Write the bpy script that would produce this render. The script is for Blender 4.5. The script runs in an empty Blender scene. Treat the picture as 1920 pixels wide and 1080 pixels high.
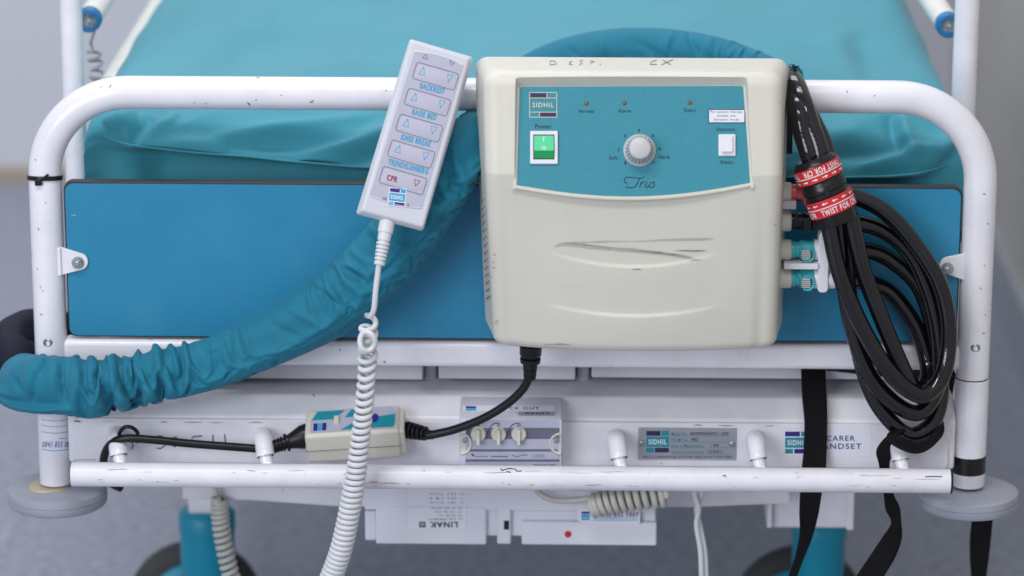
import bpy, bmesh, math, random
import numpy as np
from mathutils import Vector, Matrix, noise
random.seed(7)
PI = math.pi
scn = bpy.context.scene
COL = scn.collection
R_ = math.radians

# ------------------------------------------------------------------ camera
FPX = 6400.0                       # focal length in pixels of a 1920 wide picture
PITCH, YAW, ROLL = R_(16.0), R_(1.0), R_(0.13)
AIM, DIST = Vector((0, 0, 0.56)), 3.2
fwd = Vector((-math.sin(YAW) * math.cos(PITCH), math.cos(YAW) * math.cos(PITCH), -math.sin(PITCH)))
CAM = AIM - fwd * DIST
right0 = fwd.cross(Vector((0, 0, 1))).normalized()
up0 = right0.cross(fwd)
# roll: picture's horizontal lines fall a little to the right
right = right0 * math.cos(ROLL) + up0 * math.sin(ROLL)
up = up0 * math.cos(ROLL) - right0 * math.sin(ROLL)
cd = bpy.data.cameras.new('camera')
cam = bpy.data.objects.new('camera', cd)
COL.objects.link(cam)
cam.matrix_world = Matrix((
    (right.x, up.x, -fwd.x, CAM.x), (right.y, up.y, -fwd.y, CAM.y),
    (right.z, up.z, -fwd.z, CAM.z), (0, 0, 0, 1)))
cd.sensor_width = 36
cd.lens = 36 * FPX / 1920
cd.clip_start, cd.clip_end = 0.05, 60
cd.dof.use_dof = True
cd.dof.focus_distance = 3.12
cd.dof.aperture_fstop = 3.6
scn.camera = cam

# ------------------------------------------------------------------ light
w = bpy.data.worlds.new('World'); scn.world = w; w.use_nodes = True
bg = w.node_tree.nodes['Background']
bg.inputs[0].default_value = (0.82, 0.86, 1.0, 1); bg.inputs[1].default_value = 0.50

def area(name, loc, aim, sx, sy, power, colr):
    l = bpy.data.lights.new(name, 'AREA'); l.shape = 'RECTANGLE'; l.size, l.size_y = sx, sy
    l.energy = power; l.color = colr
    o = bpy.data.objects.new(name, l); COL.objects.link(o)
    o.location = loc
    o.rotation_euler = (Vector(aim) - Vector(loc)).to_track_quat('-Z', 'Y').to_euler()
    return o
area('ceiling_lamp_near', (-0.5, -1.5, 2.7), (-0.4, -1.0, 0), 1.5, 0.35, 30, (1.0, 0.98, 0.97))
area('ceiling_lamp_over', (-0.3, 0.6, 2.7), (-0.3, 0.5, 0), 1.6, 0.35, 18, (0.97, 0.98, 1.0))
area('ceiling_lamp_far', (-0.4, 1.9, 2.6), (-0.5, 1.5, 0), 1.6, 0.5, 12, (0.95, 0.98, 1.0))
area('front_fill_light', (-2.6, -4.4, 2.0), (0, 0.2, 0.5), 2.6, 1.8, 112, (0.90, 0.94, 1.0))  # added frontal fill from behind the camera, to the left

vs = scn.view_settings
vs.view_transform = 'Standard'; vs.look = 'None'; vs.exposure = 0.0; vs.gamma = 1.0
vs.use_curve_mapping = False

# ------------------------------------------------------------------ picking helpers
def ray(px, py):
    return (fwd * FPX + right * (px - 960) + up * (540 - py)).normalized()
def P(px, py, Y):
    d = ray(px, py); t = (Y - CAM.y) / d.y
    return CAM + d * t
def onz(px, py, Z):
    d = ray(px, py); t = (Z - CAM.z) / d.z
    return CAM + d * t
def plane3(a, b, c):
    n = (b - a).cross(c - a).normalized()
    if n.dot(fwd) > 0: n = -n
    return (a, n)
def on_plane(pl):
    a, n = pl
    def f(px, py):
        d = ray(px, py); t = (a - CAM).dot(n) / d.dot(n)
        return CAM + d * t, n
    return f
def yplane(Y):
    return on_plane((Vector((0, Y, 0)), Vector((0, -1, 0))))
def on_cyl(o, ax, r):
    ax = ax.normalized()
    def f(px, py):
        d = ray(px, py); m = CAM - o
        dp = d - ax * d.dot(ax); mp = m - ax * m.dot(ax)
        A = dp.dot(dp); B = dp.dot(mp); C_ = mp.dot(mp) - r * r
        D = max(B * B - A * C_, 0); t = (-B - math.sqrt(D)) / A
        p = CAM + d * t; q = p - o; n = (q - ax * q.dot(ax)).normalized()
        return p, n
    return f

# ------------------------------------------------------------------ materials
def S(r, g, b):
    def c(v):
        v /= 255.0
        return v / 12.92 if v <= 0.04045 else ((v + 0.055) / 1.055) ** 2.4
    return (c(r), c(g), c(b), 1)
def mul(c, k): return (c[0] * k, c[1] * k, c[2] * k, 1)
MATS = {}
def mat(name, base, rough=0.5, spec=0.5, coat=0, metal=0, var=0.05, vscale=30, bump=0, bscale=200,
        flecks=0, fscale=90, fstretch=(1, 1, 1), fcol=(0.05, 0.05, 0.06, 1), sheen=0, emit=None, trans=0,
        grime=0, gcol=(0.25, 0.22, 0.18, 1)):
    m = bpy.data.materials.new(name); m.use_nodes = True
    nt = m.node_tree; N = nt.nodes; L = nt.links
    b = N['Principled BSDF']
    tc = N.new('ShaderNodeTexCoord')
    def noise_node(scale, detail=3, stretch=None, w_=0.5):
        n = N.new('ShaderNodeTexNoise'); n.inputs['Scale'].default_value = scale
        n.inputs['Detail'].default_value = detail; n.inputs['Roughness'].default_value = w_
        if stretch:
            mp = N.new('ShaderNodeMapping'); mp.inputs['Scale'].default_value = stretch
            L.new(tc.outputs['Object'], mp.inputs[0]); L.new(mp.outputs[0], n.inputs['Vector'])
        else: L.new(tc.outputs['Object'], n.inputs['Vector'])
        return n
    def mix(a, bcol, fac):
        x = N.new('ShaderNodeMix'); x.data_type = 'RGBA'
        L.new(fac, x.inputs[0])
        if isinstance(a, tuple): x.inputs[6].default_value = a
        else: L.new(a, x.inputs[6])
        if isinstance(bcol, tuple): x.inputs[7].default_value = bcol
        else: L.new(bcol, x.inputs[7])
        return x.outputs[2]
    def ramp(src, lo, hi):
        r = N.new('ShaderNodeMapRange'); r.inputs[1].default_value = lo; r.inputs[2].default_value = hi
        r.clamp = True; L.new(src, r.inputs[0]); return r.outputs[0]
    n1 = noise_node(vscale, 5)
    c = mix(mul(base, 1 - var), mul(base, 1 + var), ramp(n1.outputs[0], 0.3, 0.7))
    if grime:
        g = noise_node(14, 6, None, 0.65)
        f = N.new('ShaderNodeMath'); f.operation = 'MULTIPLY'; f.inputs[1].default_value = grime
        L.new(ramp(g.outputs[0], 0.48, 0.8), f.inputs[0])
        c = mix(c, gcol, f.outputs[0])
    if flecks:
        f1 = noise_node(fscale, 2, fstretch); f2 = noise_node(9, 2)
        a = ramp(f1.outputs[0], 0.79 - flecks * 0.1, 0.81 - flecks * 0.1)
        bb = ramp(f2.outputs[0], 0.48, 0.56)
        mm = N.new('ShaderNodeMath'); mm.operation = 'MULTIPLY'; L.new(a, mm.inputs[0]); L.new(bb, mm.inputs[1])
        c = mix(c, fcol, mm.outputs[0])
    L.new(c, b.inputs['Base Color'])
    rr = N.new('ShaderNodeMapRange'); L.new(n1.outputs[0], rr.inputs[0])
    rr.inputs[3].default_value = max(rough - 0.06, 0.02); rr.inputs[4].default_value = min(rough + 0.08, 1)
    L.new(rr.outputs[0], b.inputs['Roughness'])
    b.inputs['Specular IOR Level'].default_value = spec
    b.inputs['Metallic'].default_value = metal
    b.inputs['Coat Weight'].default_value = coat
    b.inputs['Coat Roughness'].default_value = 0.12
    if sheen:
        b.inputs['Sheen Weight'].default_value = sheen; b.inputs['Sheen Roughness'].default_value = 0.45
    if trans: b.inputs['Transmission Weight'].default_value = trans
    if emit:
        b.inputs['Emission Color'].default_value = emit[0]; b.inputs['Emission Strength'].default_value = emit[1]
    if bump:
        nb = noise_node(bscale, 3)
        bp = N.new('ShaderNodeBump'); bp.inputs['Strength'].default_value = bump; bp.inputs['Distance'].default_value = 0.001
        L.new(nb.outputs[0], bp.inputs['Height']); L.new(bp.outputs[0], b.inputs['Normal'])
    MATS[name] = m
    return m
WHITE = (0.80, 0.79, 0.84, 1)
mat('white_paint', WHITE, 0.28, 0.5, 0.3, flecks=0.3, fscale=70, bump=0.03, bscale=60, grime=0.08)
mat('scuffed_white', WHITE, 0.38, 0.4, 0.1, flecks=0.7, fscale=60, fstretch=(0.22, 1, 1), bump=0.06, bscale=80, grime=0.22)
mat('beam_white', mul(WHITE, 0.98), 0.35, 0.5, 0.15, flecks=0.35, grime=0.15, bump=0.03, bscale=60)
mat('slat_plastic', (0.62, 0.62, 0.68, 1), 0.45, grime=0.1)
mat('lilac_plastic', (0.62, 0.62, 0.70, 1), 0.4, var=0.02)
mat('handset_face', (0.46, 0.46, 0.56, 1), 0.35, var=0.02)
mat('handset_shell', (0.60, 0.61, 0.67, 1), 0.42, var=0.02, bump=0.04, bscale=900)
mat('cream_plastic', (0.63, 0.612, 0.535, 1), 0.42, 0.45, 0, var=0.04, vscale=6, bump=0.10, bscale=1300, grime=0.12, gcol=(0.4, 0.36, 0.27, 1))
mat('cream_dark', (0.66, 0.62, 0.50, 1), 0.45)
mat('teal_label', S(52, 136, 154), 0.5, 0.4, var=0.06, vscale=300, bump=0.03, bscale=900)
mat('panel_blue', S(38, 130, 168), 0.42, 0.4, var=0.05, vscale=7, bump=0.03, bscale=500, grime=0.20, gcol=S(86, 156, 186))
mat('panel_edge', S(38, 34, 36), 0.5)
mat('mattress_fabric', S(60, 146, 164), 0.6, 0.3, var=0.06, vscale=9, bump=0.08, bscale=600, sheen=0.12)
mat('sleeve_fabric', S(28, 114, 139), 0.68, 0.25, var=0.08, vscale=18, bump=0.10, bscale=700, sheen=0.08)
mat('navy_fabric', S(26, 26, 44), 0.7, 0.3)
mat('black_rubber', (0.007, 0.007, 0.009, 1), 0.35, 0.35, bump=0.05, bscale=300)
mat('black_vinyl', (0.004, 0.004, 0.006, 1), 0.10, 0.55, 0.0, var=0.2, grime=0.25, gcol=(0.02, 0.02, 0.022, 1))
mat('black_plastic', (0.006, 0.006, 0.007, 1), 0.25, 0.4, 0.0, bump=0.05, bscale=120)
mat('webbing', (0.007, 0.007, 0.009, 1), 0.75, 0.2)
mat('red_band', S(198, 42, 48), 0.45, 0.4, var=0.05)
mat('white_print', (0.82, 0.80, 0.80, 1), 0.5, var=0.01)
mat('ink_dark', S(28, 44, 60), 0.6, var=0.02)
mat('ink_navy', S(38, 34, 128), 0.5, var=0.02)
mat('ink_purple', S(48, 32, 78), 0.5, var=0.02)
mat('ink_sky', S(50, 160, 205), 0.5, var=0.02)
mat('ink_teal', S(18, 140, 160), 0.5, var=0.02)
mat('ink_red', S(150, 12, 45), 0.5, var=0.02)
mat('ink_grey', S(105, 105, 122), 0.6, var=0.02)
mat('ink_cream', S(205, 205, 175), 0.6, var=0.02)
mat('pencil', S(138, 134, 135), 0.7, var=0.3, vscale=600)
mat('pencil_light', S(180, 177, 172), 0.7, var=0.1, vscale=600)
mat('paper_white', (0.74, 0.75, 0.82, 1), 0.55, var=0.02)
mat('paper_grey', S(176, 178, 196), 0.5, var=0.02)
mat('bar_grey', S(104, 103, 122), 0.5, var=0.02)
mat('plate_metal', (0.42, 0.43, 0.47, 1), 0.38, 0.5, metal=0.55, var=0.05)
mat('steel', (0.42, 0.44, 0.45, 1), 0.32, metal=0.9, var=0.1, bump=0.1, bscale=300)
mat('bumper_grey', S(158, 162, 173), 0.38, 0.4, var=0.06, grime=0.2, bump=0.05, bscale=100)
mat('teal_paint', S(10, 138, 166), 0.4, 0.4, var=0.05, flecks=0.3)
mat('tyre_rubber', (0.055, 0.053, 0.055, 1), 0.65, 0.3)
mat('cord_white', (0.66, 0.67, 0.69, 1), 0.4, 0.45, var=0.03)
mat('cord_beige', (0.50, 0.49, 0.44, 1), 0.45, var=0.03)
mat('cord_grey', (0.3, 0.32, 0.34, 1), 0.5)
mat('box_white', (0.70, 0.72, 0.78, 1), 0.45, var=0.02, grime=0.08)
mat('green_lens', S(60, 180, 125), 0.12, 0.6, 0.6, var=0.03, emit=(S(110, 225, 170), 0.30))
mat('green_lens_low', S(4, 130, 66), 0.15, 0.6, 0.6, var=0.03, emit=(S(10, 170, 90), 0.18))
mat('switch_white', (0.76, 0.75, 0.80, 1), 0.3, var=0.01)
mat('knob_grey', (0.50, 0.50, 0.51, 1), 0.42, var=0.03)
mat('led_amber', S(112, 84, 74), 0.3)
mat('dark_hole', (0.01, 0.01, 0.012, 1), 0.8)
mat('seam_dark', S(140, 134, 126), 0.8, var=0.3, vscale=120)
mat('rust', S(110, 86, 72), 0.9, var=0.4, vscale=500)
mat('coupling_pink', S(226, 90, 92), 0.3, 0.5, var=0.03)
mat('coupling_teal', S(60, 168, 178), 0.35, var=0.03)
mat('red_dot', S(205, 30, 48), 0.4, var=0.02)
mat('cap_blue', S(24, 108, 160), 0.4)
mat('rail_cream', (0.76, 0.76, 0.70, 1), 0.35, var=0.02)
mat('wall_paint', S(212, 214, 222), 0.75, 0.3, var=0.02, vscale=3)
mat('wall_grey', S(200, 196, 188), 0.8, 0.3, var=0.10, vscale=2.2)
mat('skirting_tan', S(176, 160, 140), 0.6)
mat('skirting_grey', S(176, 178, 186), 0.5)
mat('floor_vinyl', S(152, 155, 168), 0.42, 0.4, var=0.30, vscale=70, grime=0.25, gcol=S(150, 153, 166))
mat('resin_clear', S(196, 180, 150), 0.4)
def braid(m, sc=260, strength=0.5):
    nt = m.node_tree; N = nt.nodes; L = nt.links
    b = N['Principled BSDF']
    uv = N.new('ShaderNodeUVMap')
    mp = N.new('ShaderNodeMapping'); L.new(uv.outputs[0], mp.inputs[0])
    w1 = N.new('ShaderNodeTexWave'); w1.bands_direction = 'DIAGONAL'; w1.inputs['Scale'].default_value = sc
    L.new(mp.outputs[0], w1.inputs[0])
    bp = N.new('ShaderNodeBump'); bp.inputs['Strength'].default_value = strength; bp.inputs['Distance'].default_value = 0.0006
    L.new(w1.outputs['Fac'], bp.inputs['Height'])
    old = b.inputs['Normal'].links[0].from_node if b.inputs['Normal'].links else None
    if old: L.new(old.outputs[0], bp.inputs['Normal'])
    L.new(bp.outputs[0], b.inputs['Normal'])
braid(MATS['black_vinyl'], 0.5, 0.06)
braid(MATS['webbing'], 1.0, 0.8)

# ------------------------------------------------------------------ scene graph helpers
ROOT = {}
def link(o, parent):
    COL.objects.link(o)
    if parent is not None: o.parent = parent
def thing(name, label, cat, loc=(0, 0, 0), group=None):
    o = bpy.data.objects.new(name, None); COL.objects.link(o); o.location = loc
    o.empty_display_size = 0.05
    o['label'] = label; o['category'] = cat
    if group: o['group'] = group
    ROOT[o.name] = Vector(loc)
    return o
def base_of(parent):
    return ROOT[parent.name] if parent is not None else Vector((0, 0, 0))

class MB:
    def __init__(s): s.v = []; s.f = []; s.mi = []; s.mats = []; s.uv = {}
    def m(s, name):
        if name not in s.mats: s.mats.append(name)
        return s.mats.index(name)
    def add(s, vs, fs, mname):
        k = len(s.v); s.v += [Vector(v) for v in vs]; i = s.m(mname)
        for f in fs: s.f.append([k + a for a in f]); s.mi.append(i)
        return k
    def box(s, c, size, mname, R=None):
        c = Vector(c); hx, hy, hz = [a / 2 for a in size]
        vs = [Vector((x, y, z)) for x in (-hx, hx) for y in (-hy, hy) for z in (-hz, hz)]
        if R is not None: vs = [R @ v for v in vs]
        s.add([c + v for v in vs], [(0, 1, 3, 2), (4, 6, 7, 5), (0, 4, 5, 1), (2, 3, 7, 6), (0, 2, 6, 4), (1, 5, 7, 3)], mname)
    def pbox(s, x0, y0, x1, y1, Yf, Yb, mname):
        a = P(x0, y0, Yf); b = P(x1, y1, Yf)
        s.box(((a.x + b.x) / 2, (Yf + Yb) / 2, (a.z + b.z) / 2), (abs(b.x - a.x), abs(Yb - Yf), abs(a.z - b.z)), mname)
    def prism(s, poly, ext, mname):
        n = len(poly); vs = [Vector(p) for p in poly] + [Vector(p) + Vector(ext) for p in poly]
        fs = [list(range(n))[::-1], list(range(n, 2 * n))] + [(i, (i + 1) % n, n + (i + 1) % n, n + i) for i in range(n)]
        s.add(vs, fs, mname)
    def loft(s, A, B, mname):
        n = len(A)
        fs = [list(range(n))[::-1], list(range(n, 2 * n))] + [(i, (i + 1) % n, n + (i + 1) % n, n + i) for i in range(n)]
        s.add(list(A) + list(B), fs, mname)
    def tube(s, pts, r, mname, seg=16, cap=True, closed=False, disp=None):
        pts = [Vector(p) for p in pts]; n = len(pts)
        rf = r if callable(r) else (lambda i: r[i] if isinstance(r, (list, tuple)) else r)
        T = []
        for i in range(n):
            a = pts[(i - 1) % n] if (closed or i > 0) else pts[0]
            b = pts[(i + 1) % n] if (closed or i < n - 1) else pts[-1]
            T.append((b - a).normalized())
        u = T[0].orthogonal().normalized()
        if abs(T[0].y) < 0.9:
            u = (Vector((0, -1, 0)) - T[0] * (-T[0].y)).normalized()
        vs = []; uvs = []; al = 0
        for i in range(n):
            if i:
                al += (pts[i] - pts[i - 1]).length
                u = (u - T[i] * u.dot(T[i])).normalized()
            v = T[i].cross(u)
            for j in range(seg):
                a = 2 * PI * j / seg
                rr = rf(i)
                if disp: rr += disp(al, a, i)
                vs.append(pts[i] + (u * math.cos(a) + v * math.sin(a)) * rr)
                uvs.append((al * 300, j / seg * 18))
        fs = []
        for i in range(n - 1 + (1 if closed else 0)):
            for j in range(seg):
                a = i * seg + j; b = i * seg + (j + 1) % seg
                c = ((i + 1) % n) * seg
                fs.append((a, b, c + (j + 1) % seg, c + j))
        k = len(s.v)
        if cap and not closed:
            fs.append(list(range(seg))[::-1]); fs.append([(n - 1) * seg + j for j in range(seg)])
        s.add(vs, fs, mname)
        for i, t in enumerate(uvs): s.uv[k + i] = t
    def lathe(s, o, ax, prof, mname, seg=32, cap=True):
        o = Vector(o); ax = Vector(ax).normalized(); u = ax.orthogonal().normalized(); v = ax.cross(u)
        vs = []; fs = []
        for t, r in prof:
            for j in range(seg):
                a = 2 * PI * j / seg
                vs.append(o + ax * t + (u * math.cos(a) + v * math.sin(a)) * r)
        for i in range(len(prof) - 1):
            for j in range(seg):
                fs.append((i * seg + j, i * seg + (j + 1) % seg, (i + 1) * seg + (j + 1) % seg, (i + 1) * seg + j))
        if cap:
            fs.append(list(range(seg))[::-1]); fs.append([(len(prof) - 1) * seg + j for j in range(seg)])
        s.add(vs, fs, mname)
    def build(s, name, parent=None, bevel=0, bseg=3, sharp=35, solid=0, smooth=True, sub=0, normals=True, bangle=35):
        base = base_of_any(parent)
        me = bpy.data.meshes.new(name)
        me.from_pydata([tuple(v - base) for v in s.v], [], s.f)
        for m_ in s.mats: me.materials.append(MATS[m_])
        me.polygons.foreach_set('material_index', s.mi)
        if s.uv:
            ul = me.uv_layers.new(name='UVMap')
            for lp in me.loops:
                ul.data[lp.index].uv = s.uv.get(lp.vertex_index, (0, 0))
        if normals:
            bm = bmesh.new(); bm.from_mesh(me); bmesh.ops.recalc_face_normals(bm, faces=bm.faces); bm.to_mesh(me); bm.free()
        if smooth:
            me.polygons.foreach_set('use_smooth', [True] * len(me.polygons))
            if not bevel: me.set_sharp_from_angle(angle=R_(sharp))
        me.update()
        o = bpy.data.objects.new(name, me); link(o, parent)
        if solid:
            md = o.modifiers.new('solid', 'SOLIDIFY'); md.thickness = solid; md.offset = 0
        if bevel:
            md = o.modifiers.new('bevel', 'BEVEL'); md.width = bevel; md.segments = bseg
            md.limit_method = 'ANGLE'; md.angle_limit = R_(bangle); md.harden_normals = True
        if sub:
            md = o.modifiers.new('sub', 'SUBSURF'); md.levels = sub; md.render_levels = sub
        return o
def base_of_any(p):
    while p is not None:
        if p.name in ROOT: return ROOT[p.name]
        p = p.parent
    return Vector((0, 0, 0))

def spline(pts, per=12):
    """Catmull-Rom through tuples of any length"""
    pts = [tuple(p) for p in pts]; out = []
    n = len(pts)
    for i in range(n - 1):
        p0 = pts[max(i - 1, 0)]; p1 = pts[i]; p2 = pts[i + 1]; p3 = pts[min(i + 2, n - 1)]
        for k in range(per):
            t = k / per
            out.append(tuple(0.5 * (2 * b + (c - a) * t + (2 * a - 5 * b + 4 * c - d) * t * t + (-a + 3 * b - 3 * c + d) * t ** 3)
                             for a, b, c, d in zip(p0, p1, p2, p3)))
    out.append(pts[-1])
    return out
def pspline(pts, per=12):
    """points (px, py, Y) -> world points"""
    return spline([tuple(P(*p)) for p in pts], per)
def sstep(a, b, x):
    t = min(max((x - a) / (b - a), 0), 1)
    return t * t * (3 - 2 * t)

# ---- lettering: 2D meshes from the built-in font
_tc = {}
def text2d(s, bold=0.0):
    key = (s, bold)
    if key in _tc: return _tc[key]
    cu = bpy.data.curves.new('lettering', 'FONT'); cu.body = s; cu.offset = bold; cu.resolution_u = 3
    cu.align_x = 'LEFT'; cu.space_character = 1.2
    o = bpy.data.objects.new('lettering_tmp', cu); COL.objects.link(o)
    dg = bpy.context.evaluated_depsgraph_get(); dg.update()
    me = bpy.data.meshes.new_from_object(o.evaluated_get(dg))
    vs = [(v.co.x, v.co.y) for v in me.vertices]; fs = [list(p.vertices) for p in me.polygons]
    bpy.data.objects.remove(o); bpy.data.curves.remove(cu); bpy.data.meshes.remove(me)
    x0 = min(v[0] for v in vs); x1 = max(v[0] for v in vs); y0 = min(v[1] for v in vs); y1 = max(v[1] for v in vs)
    vs = [((x - (x0 + x1) / 2) / (x1 - x0), (y - (y0 + y1) / 2) / (y1 - y0)) for x, y in vs]
    _tc[key] = (vs, fs)
    return _tc[key]

class Decal(MB):
    """flat print laid on a surface; positions in picture pixels, lifted off along the normal"""
    def __init__(s, surf, lift=0.0003):
        super().__init__(); s.surf = surf; s.l = lift; s.sub = []
    joined = False
    def pt(s, px, py, l=None):
        p, n = s.surf(px, py); return p + n * (s.l if l is None else l)
    def poly(s, pts, mname, lift=0):
        s.add([s.pt(x, y, s.l + lift) for x, y in pts], [list(range(len(pts)))], mname)
    def rect(s, x0, y0, x1, y1, mname, lift=0, ang=0, c=None, div=1):
        xs = [x0 + (x1 - x0) * i / div for i in range(div + 1)]
        pts = [(x, y0) for x in xs] + [(x, y1) for x in xs[::-1]]
        if ang: pts = [rot(p, c, ang) for p in pts]
        n = len(xs)
        vs = [s.pt(x, y, s.l + lift) for x, y in pts]
        s.add(vs, [(i, i + 1, 2 * n - 2 - i, 2 * n - 1 - i) for i in range(n - 1)], mname)
    def text(s, t, cx, cy, wd, ht, mname, ang=0, bold=0.0, lift=0.0001, shear=0):
        if not s.joined:
            d2 = Decal(s.surf, s.l); d2.joined = True; d2.text(t, cx, cy, wd, ht, mname, ang, bold, lift, shear)
            s.sub.append(('lettering', d2)); return
        vs, fs = text2d(t, bold)
        ca, sa = math.cos(R_(ang)), math.sin(R_(ang))
        out = []
        for x, y in vs:
            X = x * wd + y * ht * shear; Y = -y * ht
            out.append(s.pt(cx + X * ca - Y * sa, cy + X * sa + Y * ca, s.l + lift))
        s.add(out, fs, mname)
    def stroke(s, pts, wd, mname, lift=0.0001, taper=False):
        n = len(pts); L = []; Rr = []
        for i in range(n):
            a = pts[max(i - 1, 0)]; b = pts[min(i + 1, n - 1)]
            dx, dy = b[0] - a[0], b[1] - a[1]; l = math.hypot(dx, dy) or 1
            k = wd / 2
            if taper: k *= max(0.15, math.sin(PI * (i + 0.3) / (n - 0.4)))
            L.append((pts[i][0] - dy / l * k, pts[i][1] + dx / l * k)); Rr.append((pts[i][0] + dy / l * k, pts[i][1] - dx / l * k))
        vs = [s.pt(*p, s.l + lift) for p in L + Rr]
        s.add(vs, [(i, i + 1, n + i + 1, n + i) for i in range(n - 1)], mname)
    def outline(s, pts, wd, mname, lift=0.0001):
        q = list(pts) + [pts[0]]
        for a, b in zip(q[:-1], q[1:]): s.stroke([a, b], wd, mname, lift)
    def build(s, name, parent, stuff=False):
        for nm, d2 in s.sub: MB.build(d2, nm, parent, smooth=False, normals=False)
        if not s.v: return None
        o = MB.build(s, name, parent, smooth=False, normals=False)
        if stuff: o['kind'] = 'stuff'
        return o
def rot(p, c, ang):
    ca, sa = math.cos(R_(ang)), math.sin(R_(ang)); x, y = p[0] - c[0], p[1] - c[1]
    return (c[0] + x * ca - y * sa, c[1] + x * sa + y * ca)
def logo(d, x0, y0, x1, y1, ang=0, c=None, dark='ink_navy', teal='ink_teal', txt='white_print', back=None):
    """colour-block badge with its name across the middle band"""
    d2 = Decal(d.surf, d.l); d2.joined = True; d.sub.append(('badge', d2)); d = d2
    W, H = x1 - x0, y1 - y0
    c = c or ((x0 + x1) / 2, (y0 + y1) / 2)
    def rc(a, b, e, f, m, lift=0.0001):
        d.rect(x0 + a * W, y0 + b * H, x0 + e * W, y0 + f * H, m, lift, ang, c)
    if back: rc(-0.05, -0.05, 1.05, 1.05, back, 0)
    rc(0, 0, 0.62, 0.22, dark); rc(0.67, 0, 1, 0.22, teal)
    rc(0, 0.27, 1, 0.74, teal)
    rc(0, 0.79, 0.33, 1, teal); rc(0.38, 0.79, 1, 1, dark)
    q = rot((x0 + W / 2, y0 + H * 0.505), c, ang)
    d.text('SIDHIL', q[0], q[1], W * 0.8, H * 0.24, txt, ang, 0.02, 0.0002)

def structure(o): o['kind'] = 'structure'; return o
def label(o, l): o['label'] = l; return o

# ================================================================== the place
WALL_Y = onz(60, 338, 0).y
mb = MB(); mb.box((0, 2, -0.02), (9, 12, 0.04), 'floor_vinyl'); structure(mb.build('floor'))
mb = MB(); mb.box((-1.5, WALL_Y + 0.05, 1.4), (6.4, 0.1, 2.8), 'wall_paint')
wl = structure(mb.build('wall_back'))
mb = MB(); mb.box((-1.5, WALL_Y - 0.008, 0.012), (6.4, 0.016, 0.024), 'skirting_tan'); mb.build('skirting', wl)
RX = onz(1905, 650, 0).x
mb = MB(); mb.box((RX + 0.05, 0.6, 1.4), (0.1, 6.0, 2.8), 'wall_grey')
wr = structure(mb.build('wall_right'))
mb = MB(); mb.box((RX - 0.006, 0.6, 0.05), (0.012, 6.0, 0.10), 'skirting_grey'); mb.build('skirting', wr)

# ================================================================== the bed
bed = thing('hospital_bed', 'white tubular hospital bed with blue foot panel and teal leg columns', 'bed', (0, 0, 0))
RT = 0.0153
xl = (P(86, 340, 0).x + P(102, 850, 0).x) / 2
xr = (P(1838, 340, 0).x + P(1817, 850, 0).x) / 2
zl, zr = P(500, 174, 0).z, P(1620, 182, 0).z
ztop = (zl + zr) / 2
zlb, zrb = P(100, 903, 0).z, P(1817, 908, 0).z
RB = 0.080
pts = [(xl, 0, zlb), (xl, 0, zlb + 0.05), (xl, 0, ztop - RB - 0.1)]
for i in range(0, 17):
    a = PI - i * PI / 2 / 16
    pts.append((xl + RB + RB * math.cos(a), 0, ztop - RB + RB * math.sin(a)))
n_ = 40
for i in range(1, n_): pts.append((xl + RB + (xr - xl - 2 * RB) * i / n_, 0, ztop))
for i in range(0, 17):
    a = PI / 2 - i * PI / 2 / 16
    pts.append((xr - RB + RB * math.cos(a), 0, ztop - RB + RB * math.sin(a)))
pts += [(xr, 0, ztop - RB - 0.1), (xr, 0, zrb + 0.05), (xr, 0, zrb)]
mb = MB(); mb.tube(pts, RT, 'white_paint', 32); mb.build('foot_frame', bed)

# blue foot panel, dark edge showing round it
def rrect(x0, z0, x1, z1, r, Y, seg=6):
    out = []
    for cx, cz, a0 in ((x1 - r, z1 - r, 0), (x0 + r, z1 - r, PI / 2), (x0 + r, z0 + r, PI), (x1 - r, z0 + r, 1.5 * PI)):
        for i in range(seg + 1):
            a = a0 + i * PI / 2 / seg
            out.append(Vector((cx + r * math.cos(a), Y, cz + r * math.sin(a))))
    return out
pa, pb = P(117, 346, -0.006), P(1797, 637, -0.006)
px0, px1, pz1, pz0 = P(118, 346, -0.006).x, P(1806, 350, -0.006).x, P(960, 347, -0.006).z, P(960, 638, -0.006).z
mb = MB(); mb.prism(rrect(px0, pz0, px1, pz1, 0.008, -0.004), (0, 0.012, 0), 'panel_edge')
pe = mb.build('panel_core', bed, bevel=0.001)
mb = MB(); mb.prism(rrect(px0 + 0.0016, pz0 + 0.0016, px1 - 0.0016, pz1 - 0.0016, 0.0075, -0.0055), (0, 0.002, 0), 'panel_blue')
mb.build('foot_panel', bed)
d = Decal(yplane(-0.0055), 0.0002)
rp = random.Random(21)
d.stroke([(133, 405), (139, 403), (144, 403.5)], 1.6, 'paper_grey', taper=True)
for k in range(16):
    x, y = rp.uniform(160, 1780), rp.uniform(370, 620); l = rp.uniform(3, 16); a = rp.uniform(-0.5, 0.5)
    d.stroke([(x, y), (x + l / 2 * math.cos(a), y + l / 2 * math.sin(a) + 0.4), (x + l * math.cos(a), y + l * math.sin(a))], rp.uniform(0.4, 0.9), rp.choice(['ink_sky', 'cap_blue', 'ink_sky']), taper=True)
d.build('panel_scratches', bed, True)
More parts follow.
